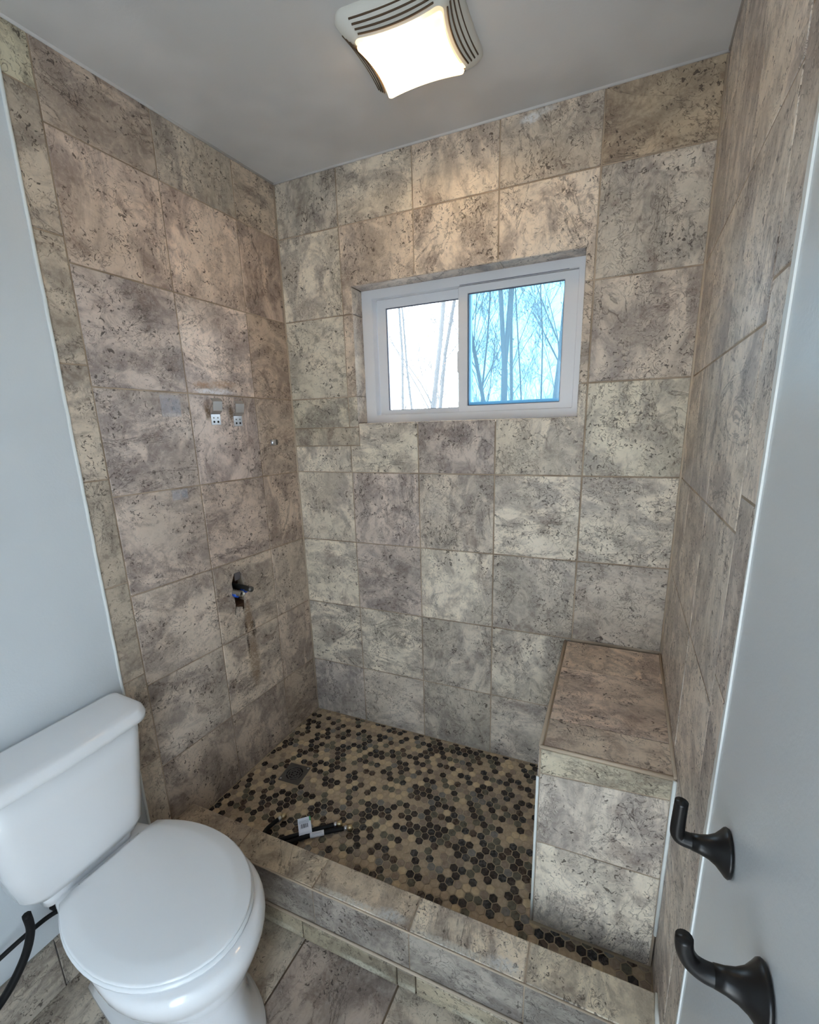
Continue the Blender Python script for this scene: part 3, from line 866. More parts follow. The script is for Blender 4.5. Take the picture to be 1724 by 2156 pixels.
bm = bmesh.new(); tube(bm, [sb((BX(BY) + .002, BY + 0.002, 0.53)), sb((BX(BY) + .002, BY + 0.002, 0.3)), sb((BX(BY) + .002, BY + 0.002, ZF + .006))], 0.0042, 6)
obj('caulk_bead', bm, M['caulk'], bench, smooth=True)
bm = bmesh.new(); tube(bm, [sb((RWx(BY) - .004, BY + 0.001, BZ - 0.006)), sb((RWx(BY) - .004, BY + 0.001, 0.4)), sb((RWx(BY) - .004, BY + 0.001, 0.14))], 0.0048, 6)
obj('caulk_bead', bm, M['caulk'], bench, smooth=True)
bm = bmesh.new(); tube(bm, [sb((RWx(y) - .004, y, BZ + .0005)) for y in (-0.014, -0.3, BY + 0.004)], 0.005, 6)
obj('wall_bead', bm, M['caulk_tan'], bench, smooth=True)
# corner beads of the shower
bm = bmesh.new()
tube(bm, [(X5 - .001, -0.001, BZ + .01), (X5 - .001, -0.001, 1.6), (X5 - .001, -0.001, ZC - .01)], 0.005, 6)
tube(bm, [(X0 + .001, -0.001, ZF + .01), (X0 + .001, -0.001, 1.2), (X0 + .001, -0.001, ZC - .01)], 0.004, 6)
trim_4 = obj('trim_4', bm, M['caulk_tan'], smooth=True)
tag(trim_4, 'tan caulk line up the back corners of the shower', 'trim', kind='structure')

# ------------------------------------------------------------------ window
win = empty('window_1', ((WX0 + WX1) / 2, WD, WZ0))
tag(win, 'white vinyl sliding window with two sashes above the shower', 'window', kind='structure')
OW = Vector(((WX0 + WX1) / 2, WD, WZ0))
def wbox(name, x0, x1, y0, y1, z0, z1, mat, parent, b=0.0015):
    bm = bmesh.new(); add_box(bm, x0 - OW.x, x1 - OW.x, y0 - OW.y, y1 - OW.y, z0 - OW.z, z1 - OW.z)
    if b: bmesh.ops.bevel(bm, geom=bm.edges[:], offset=b, segments=2, affect='EDGES')
    return obj(name, bm, mat, parent)
def wframe(name, x0, x1, z0, z1, l, r, bt, tp, y0, y1, mat, parent, b=0.002):
    bm = bmesh.new()
    o = [(x0, z0), (x1, z0), (x1, z1), (x0, z1)]; i = [(x0 + l, z0 + bt), (x1 - r, z0 + bt), (x1 - r, z1 - tp), (x0 + l, z1 - tp)]
    vs_ = {}
    for nm, ring, y in (('of', o, y0), ('if', i, y0), ('ob', o, y1), ('ib', i, y1)):
        vs_[nm] = [bm.verts.new((p[0] - OW.x, y - OW.y, p[1] - OW.z)) for p in ring]
    for k in range(4):
        k2 = (k + 1) % 4
        bm.faces.new((vs_['of'][k], vs_['of'][k2], vs_['if'][k2], vs_['if'][k])); bm.faces.new((vs_['ob'][k2], vs_['ob'][k], vs_['ib'][k], vs_['ib'][k2]))
        bm.faces.new((vs_['of'][k2], vs_['of'][k], vs_['ob'][k], vs_['ob'][k2])); bm.faces.new((vs_['if'][k], vs_['if'][k2], vs_['ib'][k2], vs_['ib'][k]))
    bmesh.ops.bevel(bm, geom=bm.edges[:], offset=b, segments=1, affect='EDGES')
    return obj(name, bm, mat, parent)
wframe('frame', WX0 - .004, WX1 + .004, WZ0 - 0.004, WZ1 + .004, 0.050, 0.026, 0.036, 0.036, WD, WD + 0.072, M['vinyl'], win)
rs = wframe('sash', 0.757, 1.183, 1.494, 1.951, 0.037, 0.046, 0.024, 0.026, WD + 0.007, WD + 0.030, M['vinyl'], win)
wbox('pane', 0.790, 1.141, WD + 0.017, WD + 0.021, 1.514, 1.929, M['glass_tinted'], rs, 0)
wframe('gasket', 0.7925, 1.1385, 1.5165, 1.9265, 0.005, 0.003, 0.004, 0.005, WD + 0.012, WD + 0.018, M['gasket'], rs, 0.0005)
lsash = wframe('sash', 0.402, 0.800, 1.486, 1.953, 0.040, 0.044, 0.028, 0.034, WD + 0.034, WD + 0.058, M['vinyl'], win)
wbox('pane', 0.438, 0.760, WD + 0.044, WD + 0.048, 1.510, 1.922, M['glass_veiled'], lsash, 0)
wframe('gasket', 0.4405, 0.7575, 1.5125, 1.9205, 0.005, 0.003, 0.003, 0.005, WD + 0.038, WD + 0.045, M['gasket'], lsash, 0.0005)
wbox('sky_dimmer', 0.790, 1.180, WD + 0.0620, WD + 0.0625, 1.494, 1.951, M['sky_dimmer'], win, 0)  # added behind the right sash to hold down the sky brightness
wbox('latch', 0.7515, 0.760, WD + 0.010, WD + 0.026, 1.645, 1.725, M['vinyl'], rs, 0.002)
wbox('track_line', 0.765, 1.150, WD - 0.0004, WD + 0.002, 1.9535, 1.9550, M['gasket'], win, 0)
wbox('inner_rail', 0.795, 1.139, WD + 0.030, WD + 0.036, 1.512, 1.532, M['vinyl'], rs, 0.001)

# ------------------------------------------------------------------ ceiling light / fan
lamp = empty('ceiling_light', (0.785, -0.416, ZC))
tag(lamp, 'square ceiling fan light with glowing glass diffuser and louvered ivory housing', 'ceiling light')
def cushion(hw, hh, pinch, rad, n=48):
    """square outline with inward-curved sides and round corners (pinch>0) centred on 0"""
    out = []
    corners = [(hw, hh), (-hw, hh), (-hw, -hh), (hw, -hh)]
    for ci in range(4):
        x, y = corners[ci]; nx, ny = corners[(ci + 1) % 4]
        a0 = ci * math.pi / 2
        cxx_, cyy_ = x - math.copysign(rad, x), y - math.copysign(rad, y)
        for k in range(6):
            a = a0 + (math.pi / 2) * k / 5
            out.append(Vector((cxx_ + rad * math.cos(a), cyy_ + rad * math.sin(a), 0)))
        p = out[-1].copy()
        na = a0 + math.pi / 2
        q = Vector((nx - math.copysign(rad, nx) + rad * math.cos(na), ny - math.copysign(rad, ny) + rad * math.sin(na), 0))
        inn = Vector((-(p.x + q.x), -(p.y + q.y), 0)); inn = inn.normalized() if inn.length > 1e-6 else inn
        for k in range(1, 10):
            s = k / 10; out.append(p.lerp(q, s) + inn * pinch * 4 * s * (1 - s))
    return out
bm = bmesh.new()
rings = []
for (s, pin, rad, z) in ((0.150, 0.004, 0.030, 0.0), (0.151, 0.004, 0.030, -0.010), (0.146, 0.005, 0.030, -0.017), (0.136, 0.007, 0.026, -0.026), (0.122, 0.010, 0.020, -0.036), (0.111, 0.012, 0.014, -0.042)):
    rings.append([p * 1.0 + Vector((0, 0, z)) for p in cushion(s, s * 0.96, pin, rad)])
loft(bm, rings, False, False)
obj('housing', bm, M['housing'], lamp)
# dark strips painting the shade of louver slots on the sloping sides
for side in range(4):
    for k in range(4):
        f = k / 3
        s = 0.1175 + 0.0075 * k; z = -0.0395 + 0.0052 * k + (0.0004 * k * k)
        half = 0.094 + 0.004 * k
        bm = bmesh.new(); pts = []
        for i in range(13):
            t_ = -1 + 2 * i / 12
            d = s - (0.0115 - 0.0015 * k) * (1 - t_ * t_) + 0.002
            p = Vector((t_ * half, d, z)) if side % 2 == 0 else Vector((d, t_ * half, z))
            if side >= 2: p = Vector((-p.x, -p.y, p.z))
            p.y *= 0.96
            pts.append(p)
        tube(bm, pts, 0.0021, 5)
        obj('louver_shade_strip', bm, M['slot_shade'], lamp, smooth=True)
# diffuser, hanging just below the housing, bulb between
bm = bmesh.new()
rings = []
for (s, z) in ((0.1060, -0.044), (0.1085, -0.050), (0.1070, -0.0545), (0.1030, -0.0565), (0.085, -0.0585), (0.05, -0.060), (0.01, -0.0605)):
    k = s / 0.1085
    rings.append([p * k + Vector((0, 0, z)) for p in cushion(0.1085, 0.0985, 0.011, 0.008)])
loft(bm, rings, False, True)
obj('diffuser', bm, M['diffuser'], lamp, smooth=True)
bl = bpy.data.lights.new('bulb', 'POINT'); bl.energy = BULB_POWER; bl.color = (1.0, 0.78, 0.5); bl.shadow_soft_size = 0.02
blo = bpy.data.objects.new('bulb', bl); blo.location = (-0.028, 0.012, -0.014); link(blo, lamp)
bl.shadow_soft_size = 0.012

# ------------------------------------------------------------------ toilet
TO = Vector((-0.05, -1.095, ZB)); TA = -0.063
toilet = empty('toilet', TO, TA)
tag(toilet, 'white two-piece toilet with closed rounded lid against the left wall', 'toilet')
def tz(z): return z - ZB
def dshape(xb, xm, xf, w, wb, n=24, pw=2.2, yc=0.0, ex=1.0):
    pts = []
    m = 8
    for k in range(m):
        s = 1 - k / m; pts.append((xm + (xb - xm) * s, -(w - (w - wb) * s ** pw)))
    for k in range(n + 1):
        t_ = -math.pi / 2 + math.pi * k / n
        c = max(math.cos(t_), 0.0) ** ex
        pts.append((xm + (xf - xm) * c, w * math.sin(t_)))
    for k in range(1, m + 1):
        s = k / m; pts.append((xm + (xb - xm) * s, (w - (w - wb) * s ** pw)))
    return [(p[0], p[1] + yc) for p in pts]
def d3(z, *a, **k): return [Vector((p[0], p[1], tz(z))) for p in dshape(*a, **k)]
# bowl and pedestal, one casting
bm = bmesh.new()
prof = [(-0.110, 0.07, 0.38, 0.625, 0.138, 0.105), (-0.100, 0.07, 0.38, 0.622, 0.136, 0.104), (-0.085, 0.075, 0.38, 0.608, 0.126, 0.098),
        (-0.04, 0.085, 0.38, 0.585, 0.112, 0.088), (0.03, 0.085, 0.38, 0.575, 0.112, 0.084), (0.09, 0.075, 0.39, 0.582, 0.128, 0.085),
        (0.14, 0.055, 0.40, 0.602, 0.152, 0.092), (0.185, 0.03, 0.41, 0.622, 0.175, 0.100), (0.220, 0.015, 0.41, 0.634, 0.188, 0.106),
        (0.245, 0.012, 0.41, 0.637, 0.191, 0.109), (0.260, 0.013, 0.41, 0.632, 0.188, 0.109), (0.2675, 0.018, 0.41, 0.621, 0.180, 0.105), (0.269, 0.03, 0.40, 0.600, 0.166, 0.098)]
loft(bm, [d3(z, a, b, c, w, wb, pw=1.5) for (z, a, b, c, w, wb) in prof])
ob = obj('bowl', bm, M['porcelain'], toilet, smooth=True)
# seat
bm = bmesh.new()
loft(bm, [d3(z, xb, 0.344, xf, w, wb) for (z, xb, xf, w, wb) in ((0.270, 0.140, 0.598, 0.188, 0.137), (0.2725, 0.136, 0.606, 0.195, 0.142), (0.279, 0.136, 0.607, 0.196, 0.142), (0.2825, 0.140, 0.602, 0.191, 0.138))])
obj('seat', bm, M['seat_plastic'], toilet, smooth=True)
# lid
bm = bmesh.new()
loft(bm, [d3(z, xb, 0.344, xf, w, wb) for (z, xb, xf, w, wb) in ((0.2840, 0.139, 0.594, 0.185, 0.133), (0.2850, 0.135, 0.601, 0.192, 0.138), (0.2890, 0.134, 0.6024, 0.193, 0.1385), (0.2918, 0.1345, 0.601, 0.191, 0.1375), (0.2930, 0.1352, 0.598, 0.188, 0.1355), (0.2990, 0.1372, 0.570, 0.160, 0.1165), (0.2998, 0.1376, 0.565, 0.155, 0.113), (0.3003, 0.138, 0.555, 0.147, 0.108), (0.3010, 0.145, 0.47, 0.08, 0.06))])
obj('lid', bm, M['seat_plastic'], toilet, smooth=True)
for sgn in (-1, 1):
    bm = bmesh.new(); tube(bm, [(0.128, sgn * 0.07 - .014, tz(0.282)), (0.128, sgn * 0.07 + .014, tz(0.282))], 0.009, 12); obj('hinge', bm, M['seat_plastic'], toilet, smooth=True)
# tank
def rrect(x0, x1, y0, y1, rf, rb, z, n=7, bow=0.0):
    out = []
    for (cx_, cy_, r, a0) in ((x1 - rf, y1 - rf, rf, 0), (x0 + rb, y1 - rb, rb, 90), (x0 + rb, y0 + rb, rb, 180), (x1 - rf, y0 + rf, rf, 270)):
        for k in range(n):
            a = math.radians(a0 + 90 * k / (n - 1)); out.append(Vector((cx_ + r * math.cos(a), cy_ + r * math.sin(a), tz(z))))
    # subdivide the front edge and bow it
    k = len(out); res = out + []
    p, q = out[-1], out[0]
    for i in range(1, 6):
        s = i / 6; m = p.lerp(q, s); m.x += bow * 4 * s * (1 - s); res.append(m)
    return res
bm = bmesh.new()
loft(bm, [rrect(0.014, 0.098, -0.155, 0.090, 0.03, 0.01, 0.296, bow=.004), rrect(0.010, 0.112, -0.180, 0.112, 0.045, 0.012, 0.304, bow=.005),
          rrect(0.008, 0.122, -0.196, 0.124, 0.048, 0.012, 0.33, bow=.005), rrect(0.008, 0.133, -0.212, 0.130, 0.048, 0.012, 0.42, bow=.006),
          rrect(0.008, 0.150, -0.226, 0.138, 0.046, 0.012, 0.56, bow=.006), rrect(0.008, 0.160, -0.233, 0.142, 0.045, 0.012, 0.665, bow=.006)])
obj('tank', bm, M['porcelain'], toilet, smooth=True)
bm = bmesh.new()
loft(bm, [rrect(0.010, 0.168, -0.242, 0.150, 0.045, 0.014, 0.660, bow=.006), rrect(0.003, 0.176, -0.250, 0.160, 0.050, 0.016, 0.664, bow=.006), rrect(0.002, 0.177, -0.252, 0.162, 0.052, 0.016, 0.676, bow=.006),
          rrect(0.004, 0.172, -0.247, 0.158, 0.052, 0.018, 0.692, bow=.006), rrect(0.010, 0.164, -0.238, 0.150, 0.050, 0.02, 0.699, bow=.006), rrect(0.020, 0.15, -0.225, 0.137, 0.045, 0.02, 0.7015, bow=.005)])
obj('tank_lid', bm, M['porcelain'], toilet, smooth=True)
bm = bmesh.new(); loft(bm, [rrect(0.03, 0.095, -0.15, 0.085, 0.02, 0.01, z) for z in (0.262, 0.2965)])
obj('tank_gasket', bm, M['porcelain'], toilet)
for sgn in (-1, 1):
    bm = bmesh.new(); loft(bm, [[Vector((0.33 + r * math.cos(2 * math.pi * k / 14), sgn * 0.125 + r * math.sin(2 * math.pi * k / 14), tz(z))) for k in range(14)] for (r, z) in ((0.014, -0.09), (0.014, -0.076), (0.009, -0.068))])
    obj('bolt_cap', bm, M['seat_plastic'], toilet, smooth=True)

# black supply line under the tank
sup = empty('supply_hose', (-0.06, -1.24, 0.12))
tag(sup, 'black water supply hose and shutoff valve under the toilet tank', 'hose')
OS = Vector((-0.06, -1.24, 0.12))
bm = bmesh.new(); tube(bm, [p - OS for p in catmull([(0.035, -1.292, 0.30), (0.035, -1.293, 0.25), (0.030, -1.315, 0.19), (0.02, -1.36, 0.13), (-0.01, -1.41, 0.07)], 5)], 0.010, 8); obj('hose', bm, M['rubber'], sup, smooth=True)
bm = bmesh.new(); tube(bm, [p - OS for p in catmull([(-0.055, -1.36, 0.16), (-0.03, -1.30, 0.185), (-0.01, -1.245, 0.20), (0.0, -1.21, 0.195), (0.0, -1.195, 0.17)], 5)], 0.006, 8); obj('line', bm, M['rubber'], sup, smooth=True)
bm = bmesh.new(); tube(bm, [p - OS for p in (Vector((-0.066, -1.20, 0.165)), Vector((0.0, -1.195, 0.165)), Vector((0.012, -1.195, 0.165)))], [0.011, 0.011, 0.008], 10)
tube(bm, [p - OS for p in (Vector((0.002, -1.195, 0.18)), Vector((0.002, -1.195, 0.14)))], 0.012, 10)
obj('valve', bm, M['rubber'], sup, smooth=True)
bm = bmesh.new(); tube(bm, [p - OS for p in (Vector((0.02, -1.195, 0.155)), Vector((0.02, -1.217, 0.155)))], [0.009, 0.007], 10); obj('knob', bm, M['rubber'], sup, smooth=True)

# ------------------------------------------------------------------ black wall hooks
def hook(y, z, label, out_len, tip):
    o = Vector((RWx(y), y, z))
    root = empty('wall_hook', o, math.atan2(RN.y, RN.x))     # local +x points out of the wall
    tag(root, label, 'hook', 'black hooks on the right wall')
    bm = bmesh.new(); n = 24
    prof = [(0.0008, 0.0300), (0.0035, 0.0312), (0.006, 0.0300), (0.010, 0.0255), (0.016, 0.0195), (0.024, 0.0150), (0.034, 0.0122), (0.044, 0.0108)]
    loft(bm, [[Vector((x, r * math.cos(2 * math.pi * k / n), r * math.sin(2 * math.pi * k / n))) for k in range(n)] for (x, r) in prof])
    obj('base', bm, M['black'], root, smooth=True)
    bm = bmesh.new()
    tube(bm, catmull(tip, 6), [0.0107 - 0.0022 * min(1, k / (6 * (len(tip) - 1))) for k in range(6 * (len(tip) - 1) + 1)], 14)
    obj('arm', bm, M['black'], root, smooth=True)
    return root
hook(-1.085, 0.886, 'black flared wall hook with upright peg, the one nearer the bench', 0.06, [(0.036, 0, 0), (0.052, 0, 0.0005), (0.0590, 0, 0.0035), (0.0615, 0, 0.012), (0.0615, 0, 0.034), (0.0610, 0, 0.060)])
hook(-1.266, 0.9, 'black flared wall hook with curved tip, at the bottom right corner', 0.07, [(0.036, 0, 0), (0.052, 0, 0.0), (0.064, 0, 0.006), (0.071, 0, 0.018), (0.073, 0, 0.034)])

# ------------------------------------------------------------------ fittings on the left wall
def lw(y, z, out=0.0): return Vector((LWx(y), y, z)) + LN * out
def lroot(name, y, z):
    r = empty(name, lw(y, z), math.atan2(LN.y, LN.x))        # local +x out of the wall, +y along the wall
    return r
def clip_bracket(y, z, label):
    r = lroot('steel_bracket', y, z)
    tag(r, label, 'bracket', 'spring brackets on the left tiled wall')
    w = 0.0205
    # profile (out, z): plate against wall, then steps out and up, returns at the top
    pr = [(0.001, -0.075), (0.001, -0.038), (0.016, -0.026), (0.021, 0.006), (0.010, 0.018)]
    bm = bmesh.new(); th = 0.0016
    ra = []
    for (x, zz) in pr: ra.append([Vector((x, -w, zz)), Vector((x, w, zz)), Vector((x + th, w, zz + th * .3)), Vector((x + th, -w, zz + th * .3))])
    loft(bm, ra)
    for f in bm.faces: f.smooth = False
    obj('clip', bm, M['nickel'], r)
    for (yy, zz) in ((-0.009, -0.050), (0.009, -0.050), (-0.009, -0.064), (0.009, -0.064)):
        bm = bmesh.new(); tube(bm, [(0.0015, yy, zz), (0.0036, yy, zz)], 0.0038 if zz < -.06 else 0.0026, 10); obj('screw_or_hole', bm, M['dark_steel'] if zz > -.06 else M['void'], r)  # lower two are black discs painting the dark of empty holes
clip_bracket(-0.425, 1.552, 'bent steel bracket clip on tile, left one of the pair')
clip_bracket(-0.322, 1.545, 'bent steel bracket clip on tile, right one of the pair')
r = lroot('steel_clip', -0.140, 1.398)
tag(r, 'small curved steel clip alone on tile near the back corner', 'clip')
bm = bmesh.new()
ra = []
for k in range(9):
    a = math.pi * 0.85 * k / 8; ra.append((0.012 * math.sin(a) + 0.001, -0.018 + 0.026 * (1 - math.cos(a)) / 2))
ra.append((0.001, 0.024))
rings = [[Vector((x, yy, -0.012)), Vector((x, yy, 0.012)), Vector((x + .0014, yy, 0.012)), Vector((x + .0014, yy, -0.012))] for (x, yy) in ra]
loft(bm, rings); obj('spring', bm, M['nickel'], r, smooth=False)
bm = bmesh.new(); add_box(bm, 0.0005, 0.010, 0.004, 0.016, -0.011, 0.011); bmesh.ops.bevel(bm, geom=bm.edges[:], offset=0.001, segments=1, affect='EDGES'); obj('foot', bm, M['dark_steel'], r)

# supply stubs in the wall opening
def stub(y, z, dy, dz, ln, rad, label, open_end):
    r = lroot('pipe_stub', y, z)
    tag(r, label, 'pipe', 'pipe stubs in the wall opening')
    d = Vector((1, dy, dz)).normalized()
    bm = bmesh.new(); pts = []; rd = []
    n = 14
    for k in range(n + 1):
        s = k / n; pts.append(d * (-0.05 + (ln + 0.05) * s)); rd.append(rad * (1.0 if k % 2 else 0.88))
    if open_end:
        tube(bm, pts, rd, 14, cap=False)
        pts2 = [d * ln, d * (ln - 0.004), d * (ln - 0.02)]
        tube(bm, pts2, [rad * .88, rad * 0.62, rad * 0.60], 14, cap=False)
    else:
        tube(bm, pts, rd, 14)
    obj('threaded_pipe', bm, M['copper'] if open_end else M['dark_steel'], r, smooth=True)
    bm = bmesh.new(); tube(bm, [d * 0.002, d * (ln * .45)], rad * 1.0, 10)
    o = obj('seal', bm, M['blue'], r, smooth=True); o.location = (0, 0, -rad * 0.55)
stub(-0.441, 0.832, 0.0, 0.0, 0.046, 0.0125, 'open corroded threaded pipe stub with blue seal, left of the pair', True)
stub(-0.400, 0.838, 0.0, 0.0, 0.056, 0.0120, 'grey capped pipe stub with blue seal, right of the pair', False)
fl = lroot('wall_flap', -0.412, 0.905)
tag(fl, 'grey plastic flap hanging over the wall opening', 'flap')
bm = bmesh.new(); add_box(bm, -0.004, -0.001, -0.014, 0.012, -0.030, 0.0, 0, lambda p: Vector((p.x - 0.25 * p.z * 0.15, p.y + 0.05 * p.z, p.z)))
obj('sheet', bm, M['flap'], fl)
# faint clear glossy patches laid on the tile
def lfilm(name, y, z, w, h, label):
    r = lroot(name, y, z); tag(r, label, 'sticker')
    bm = bmesh.new(); add_box(bm, 0.0003, 0.0011, -w / 2, w / 2, -h / 2, h / 2); obj('backing', bm, M['film'], r)
    for s in (-1, 1):
        bm = bmesh.new(); add_box(bm, 0.0011, 0.0022, s * w * .24 - w * .17, s * w * .24 + w * .17, -h * .3, h * .3); bmesh.ops.bevel(bm, geom=bm.edges[:], offset=0.0008, segments=1, affect='EDGES'); obj('pad', bm, M['film'], r)
lfilm('clear_film_patch', -0.598, 1.542, 0.072, 0.070, 'clear film patch with two pads on the left tile')
lfilm('clear_film_patch', -0.612, 1.250, 0.060, 0.035, 'faint small clear film patch lower on the left tile')
# peeling clear tape on the right wall
tp = empty('clear_tape', (RWx(-0.33), -0.33, 1.30), math.atan2(RN.y, RN.x))
tag(tp, 'peeling piece of clear plastic tape on the right tiled wall', 'tape')
bm = bmesh.new()
grid = []
for i in range(9):
    row = []
    for j in range(6):
        u, v_ = i / 8, j / 5
        yy = 0.10 - 0.36 * u          # local +y points along wall towards the corner is -y here
        zz = -0.035 + 0.075 * v_ + 0.012 * math.sin(5 * u)
        x = 0.0018 + 0.020 * max(0, 0.35 - u) * (1.2 - v_) * 2.0 + 0.0012 * math.sin(9 * u + 4 * v_) + 0.0012
        row.append(bm.verts.new((x, -yy, zz)))
    grid.append(row)
for i in range(8):
    for j in range(5): bm.faces.new((grid[i][j], grid[i + 1][j], grid[i + 1][j + 1], grid[i][j + 1]))
bmesh.ops.solidify(bm, geom=bm.faces[:], thickness=0.0006)
obj('sheet', bm, M['film'], tp, smooth=True)

# ------------------------------------------------------------------ loose hoses on the shower floor
def hose(pts, label, tags, r=0.0075):
    c = Vector(pts[0]); c.z = ZF
    root = empty('supply_connector', c); tag(root, label, 'hose', 'loose hoses on the shower floor')
    cv = catmull(pts, 8)
    bm = bmesh.new(); tube(bm, [p - c for p in cv], [r * (1 + (0.05 if k % 2 else -0.03)) for k in range(len(cv))], 10); obj('hose', bm, M['rubber'], root, smooth=True)
    for (a, b) in ((cv[0], cv[1]),) + (((cv[-1], cv[-2]),)):
        d = (a - b).normalized()
        bm = bmesh.new(); tube(bm, [a - c - d * 0.016, a - c - d * 0.004], 0.0088, 12); obj('ferrule', bm, M['nickel'], root, smooth=True)
        bm = bmesh.new(); tube(bm, [a - c - d * 0.004, a - c - d * .001, a - c + d * 0.012, a - c + d * 0.015], [0.008, 0.0118, 0.0118, 0.009], 6); obj('nut', bm, M['brass'], root)
    return root, c
ZH = ZF + 0.0125
h1, c1 = hose([(0.276, -0.625, ZH + .002), (0.262, -0.655, ZH), (0.255, -0.695, ZH), (0.268, -0.728, ZH), (0.300, -0.727, ZH), (0.345, -0.690, ZH), (0.42, -0.625, ZH), (0.487, -0.572, ZH)],
              'black looped supply hose with a barcode tag beside the curb', None)
h2, c2 = hose([(0.530, -0.572, ZH), (0.46, -0.620, ZH), (0.40, -0.665, ZH), (0.355, -0.708, ZH), (0.32, -0.731, ZH + .009), (0.27, -0.732, ZH + .018)],
              'black supply hose with a rolled white label, nearer the camera', None)
# barcode tag: folded card standing across hose 1
dirh = Vector((0.485 - 0.345, -0.572 + 0.690, 0)).normalized(); nrm = Vector((dirh.y, -dirh.x, 0))
tagc = Vector((0.395, -0.648, ZH))
def tagp(u, w, h): return tagc + dirh * u + nrm * w + Vector((0, 0, h)) - c1
bm = bmesh.new()
prof_t = [(0.010, -0.004), (0.0105, 0.004), (0.006, 0.010), (-0.004, 0.014), (-0.016, 0.026), (-0.026, 0.040)]
ra = []
for (w, h) in prof_t:
    ra.append([tagp(-0.022, w, h), tagp(0.024, w, h), tagp(0.024, w - .0006, h + .0005), tagp(-0.022, w - .0006, h + .0005)])
loft(bm, ra)
for f in bm.faces: f.smooth = False
tg = obj('tag', bm, M['paper'], h1)
bm = bmesh.new()
bn = random.Random(3)
a0, a1 = Vector((-0.0060, 0.0164)), Vector((-0.0150, 0.0252))
nn = Vector((0.0007, 0.0007))
u = -0.013
while u < 0.014:
    w_ = bn.choice((0.0006, 0.0010, 0.0016))
    vs8 = []
    for uu in (u, u + w_):
        for q in (a0, a1): vs8.append(bm.verts.new(tagp(uu, q.x + nn.x, q.y + nn.y)))
    bm.faces.new((vs8[0], vs8[1], vs8[3], vs8[2]))
    u += w_ + bn.choice((0.0007, 0.0010, 0.0014))
obj('barcode', bm, M['ink'], tg)
bm = bmesh.new()
for k in range(3):
    b0 = Vector((-0.0165 - .0018 * k, 0.0272 + .0025 * k)); b1 = b0 + Vector((-0.0007, 0.001))
    vs8 = [bm.verts.new(tagp(uu, q.x + nn.x, q.y + nn.y)) for (uu, q) in ((-0.019, b0), (0.017, b0), (0.017, b1), (-0.019, b1))]
    bm.faces.new(vs8)
obj('print', bm, M['ink_grey'], tg)
bm = bmesh.new()
b0 = Vector((-0.018, 0.0296)); b1 = Vector((-0.0262, 0.0410))
bm.faces.new([bm.verts.new(tagp(uu, q.x + nn.x, q.y + nn.y)) for (uu, q) in ((0.019, b0), (0.0242, b0), (0.0242, b1), (0.019, b1))])
obj('green_mark', bm, M['green'], tg)
# rolled label on hose 2
d2 = (Vector((0.46, -0.620, 0)) - Vector((0.40, -0.665, 0))).normalized()
pc = Vector((0.437, -0.637, ZH))
bm = bmesh.new(); tube(bm, [pc - d2 * 0.024 - c2, pc + d2 * 0.026 - c2], 0.0092, 14); lb = obj('label', bm, M['paper'], h2, smooth=True)
side = Vector((d2.y, -d2.x, 0))
bm = bmesh.new()
for k in range(3):
    a = 0.9 + 0.28 * k
    q0 = side * math.cos(a) * 0.0095 + Vector((0, 0, math.sin(a) * 0.0095)); q1 = side * math.cos(a + .1) * 0.0095 + Vector((0, 0, math.sin(a + .1) * 0.0095))
    bm.faces.new([bm.verts.new(pc - c2 + d2 * uu + q) for (uu, q) in ((-0.016, q0), (0.018, q0), (0.018, q1), (-0.016, q1))])
obj('print', bm, M['ink_grey'], lb)

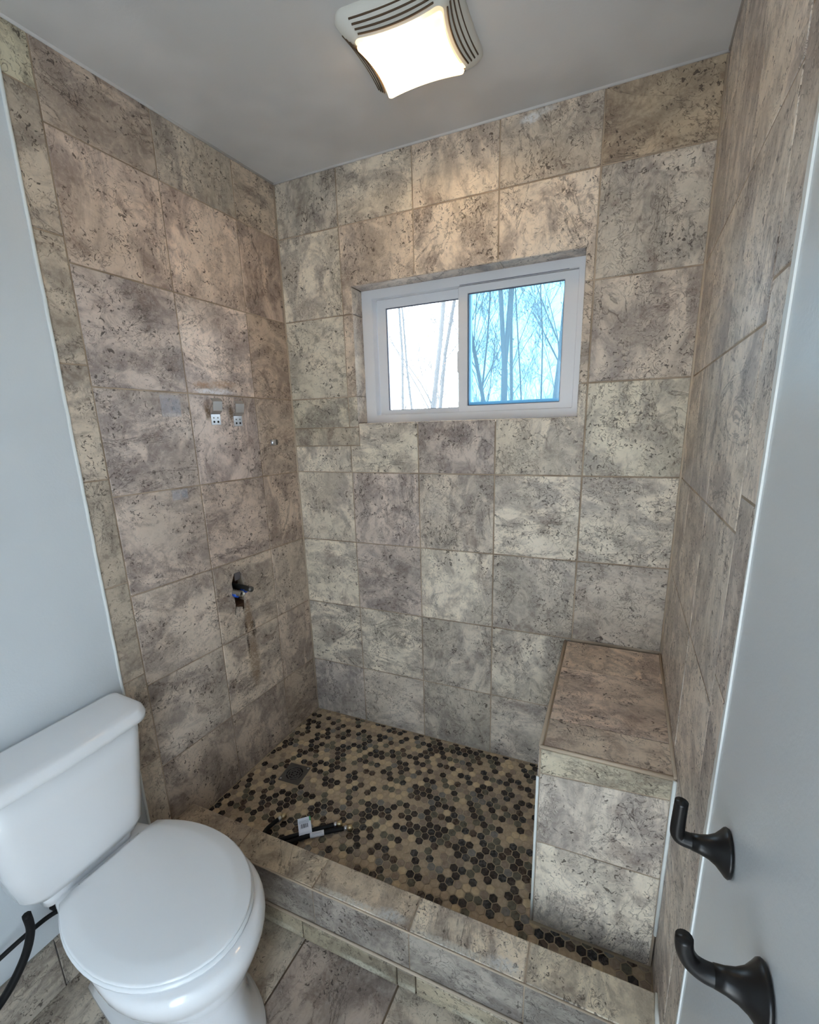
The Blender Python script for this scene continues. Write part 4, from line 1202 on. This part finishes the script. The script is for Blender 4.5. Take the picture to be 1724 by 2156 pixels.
# ------------------------------------------------------------------ outdoors
bm = bmesh.new(); add_box(bm, -40, 40, 0.4, 70, -1.0, -0.6)
ground = obj('ground', bm, M['ground']); tag(ground, 'leaf littered ground outside the window', 'ground', kind='structure')
GZ = -0.6
def tree(x, y, h, r, mat, label, seed, leaves=0, lean=0.0, fork=None):
    rn = random.Random(seed)
    root = empty('bare_tree', (x, y, GZ)); tag(root, label, 'tree', 'bare trees outside the window')
    tb = bmesh.new(); bb = bmesh.new(); tw = []
    def grow(bm_, p, d, ln, rad, lvl):
        n = 6 if lvl == 0 else 4 if lvl < 3 else 3
        pts = [p.copy()]; rads = [rad]
        for k in range(n):
            d = (d + Vector((rn.gauss(0, .05 + .035 * lvl), rn.gauss(0, .05 + .035 * lvl), rn.gauss(.02, .05)))).normalized()
            p = p + d * (ln / n); pts.append(p.copy()); rads.append(rad * (1 - 0.62 * (k + 1) / n))
        tube(bm_, pts, rads, 8 if lvl == 0 else 5 if lvl == 1 else 3, cap=False)
        if lvl >= 4: tw.append(pts[-1]); return
        kids = (20, 7, 5, 3)[lvl]
        for k in range(kids):
            s = 0.16 + 0.84 * rn.random() ** 1.5 if lvl == 0 else rn.uniform(0.2, 1.0); i = min(int(s * n), n - 1)
            q = pts[i].lerp(pts[i + 1], s * n - i); q_r = rads[i] * (0.32 if lvl == 0 else 0.5)
            az = rn.uniform(0, 2 * math.pi); el = rn.uniform(0.55, 0.95)
            side_ = d.orthogonal().normalized(); side2 = d.cross(side_)
            nd = (d * el + (side_ * math.cos(az) + side2 * math.sin(az)) * (1 - el * .5) + Vector((0, 0, 0.25))).normalized()
            grow(bb, q, nd, ln * (rn.uniform(0.10, 0.26) if lvl == 0 else rn.uniform(0.3, 0.5)), max(q_r * rn.uniform(.5, .8), 0.004), lvl + 1)
    d0 = Vector((lean, 0, 1)).normalized()
    if fork:
        tube(tb, [Vector((0, 0, 0)), Vector((0, 0, fork * .5)), Vector((lean * fork, 0, fork))], [r * 1.1, r, r * .95], 8, cap=False)
        for sg in (-1, 1): grow(tb, Vector((lean * fork, 0, fork - .05)), Vector((lean + .10 * sg, rn.uniform(-.1, .1), 1)).normalized(), h - fork, r * 0.72, 0)
    else:
        grow(tb, Vector((0, 0, 0)), d0, h, r, 0)
    obj('trunk', tb, mat, root, smooth=True)
    obj('branches', bb, mat, root)
    if leaves and tw:
        lb_ = bmesh.new()
        for k in range(leaves):
            p = rn.choice(tw) + Vector((rn.gauss(0, .15), rn.gauss(0, .15), rn.gauss(0, .15)))
            a = Vector((rn.gauss(0, 1), rn.gauss(0, 1), rn.gauss(0, 1))).normalized() * 0.045; b = a.orthogonal().normalized() * 0.03
            lb_.faces.new([lb_.verts.new(q) for q in (p - a, p - b, p + a, p + b)])
        lo = obj('leaves', lb_, M['leaf'], root); lo['kind'] = 'stuff'
    return root
tree(-5.53, 14, 13, 0.060, M['bark_pale'], 'slim pale tree furthest left in the left pane', 1)
tree(-2.66, 9, 12, 0.070, M['bark_pale'], 'sunlit pale trunk in the middle of the left pane', 2, leaves=60)
tree(-3.40, 12, 12, 0.070, M['bark_pale'], 'leaning pale tree just right of the middle trunk in the left pane', 3, lean=0.04)
tree(-2.2, 13, 9, 0.040, M['bark'], 'thin grey sapling at the left edge of the right pane', 4)
tree(-1.42, 11, 13, 0.060, M['bark'], 'straight grey tree left of the forked trunk in the right pane', 5)
tree(-0.71, 9, 13, 0.075, M['bark'], 'stout grey forked tree in the middle of the right pane', 6, leaves=40, fork=3.1)
tree(-1.02, 12, 14, 0.055, M['bark_pale'], 'pale slender tree with dry leaves right of the forked trunk', 7, leaves=200)
tree(0.40, 8, 13, 0.060, M['bark'], 'grey tree near the right edge of the window, left of two', 8)
tree(0.40, 10.5, 13, 0.075, M['bark'], 'grey tree at the right edge of the window, right of two', 9)
tree(-1.36, 17, 10, 0.035, M['bark'], 'distant thin tree between the forked trunk and the right edge', 10)
tree(-6.4, 18, 13, 0.060, M['bark_pale'], 'far pale tree left of centre in the left pane', 11)
tree(-1.1, 20, 11, 0.045, M['bark'], 'distant thin leaning tree low in the right pane', 12, lean=0.08)
# undergrowth
bm = bmesh.new(); bn = random.Random(21)
for k in range(2600):
    y = bn.uniform(11, 24); x = bn.uniform(-0.62 * y - 1.5, 0.12 * y + 0.8); h = bn.uniform(1.4, 3.1)
    p = Vector((x, y, GZ)); d = Vector((bn.gauss(0, .25), bn.gauss(0, .2), 1)).normalized()
    tube(bm, [p, p + d * h * .55, p + d * h + Vector((bn.gauss(0, .3), 0, 0))], [0.012, 0.009, 0.003], 3, cap=False)
    for m_ in range(2):
        q = p + d * h * bn.uniform(.5, .9); tube(bm, [q, q + Vector((bn.gauss(0, .35), bn.gauss(0, .3), bn.uniform(.1, .5)))], [0.006, 0.003], 3, cap=False)
brush = obj('dry_brush', bm, M['brush']); tag(brush, 'tangle of dry brown brush below the trees outside', 'brush', kind='stuff')
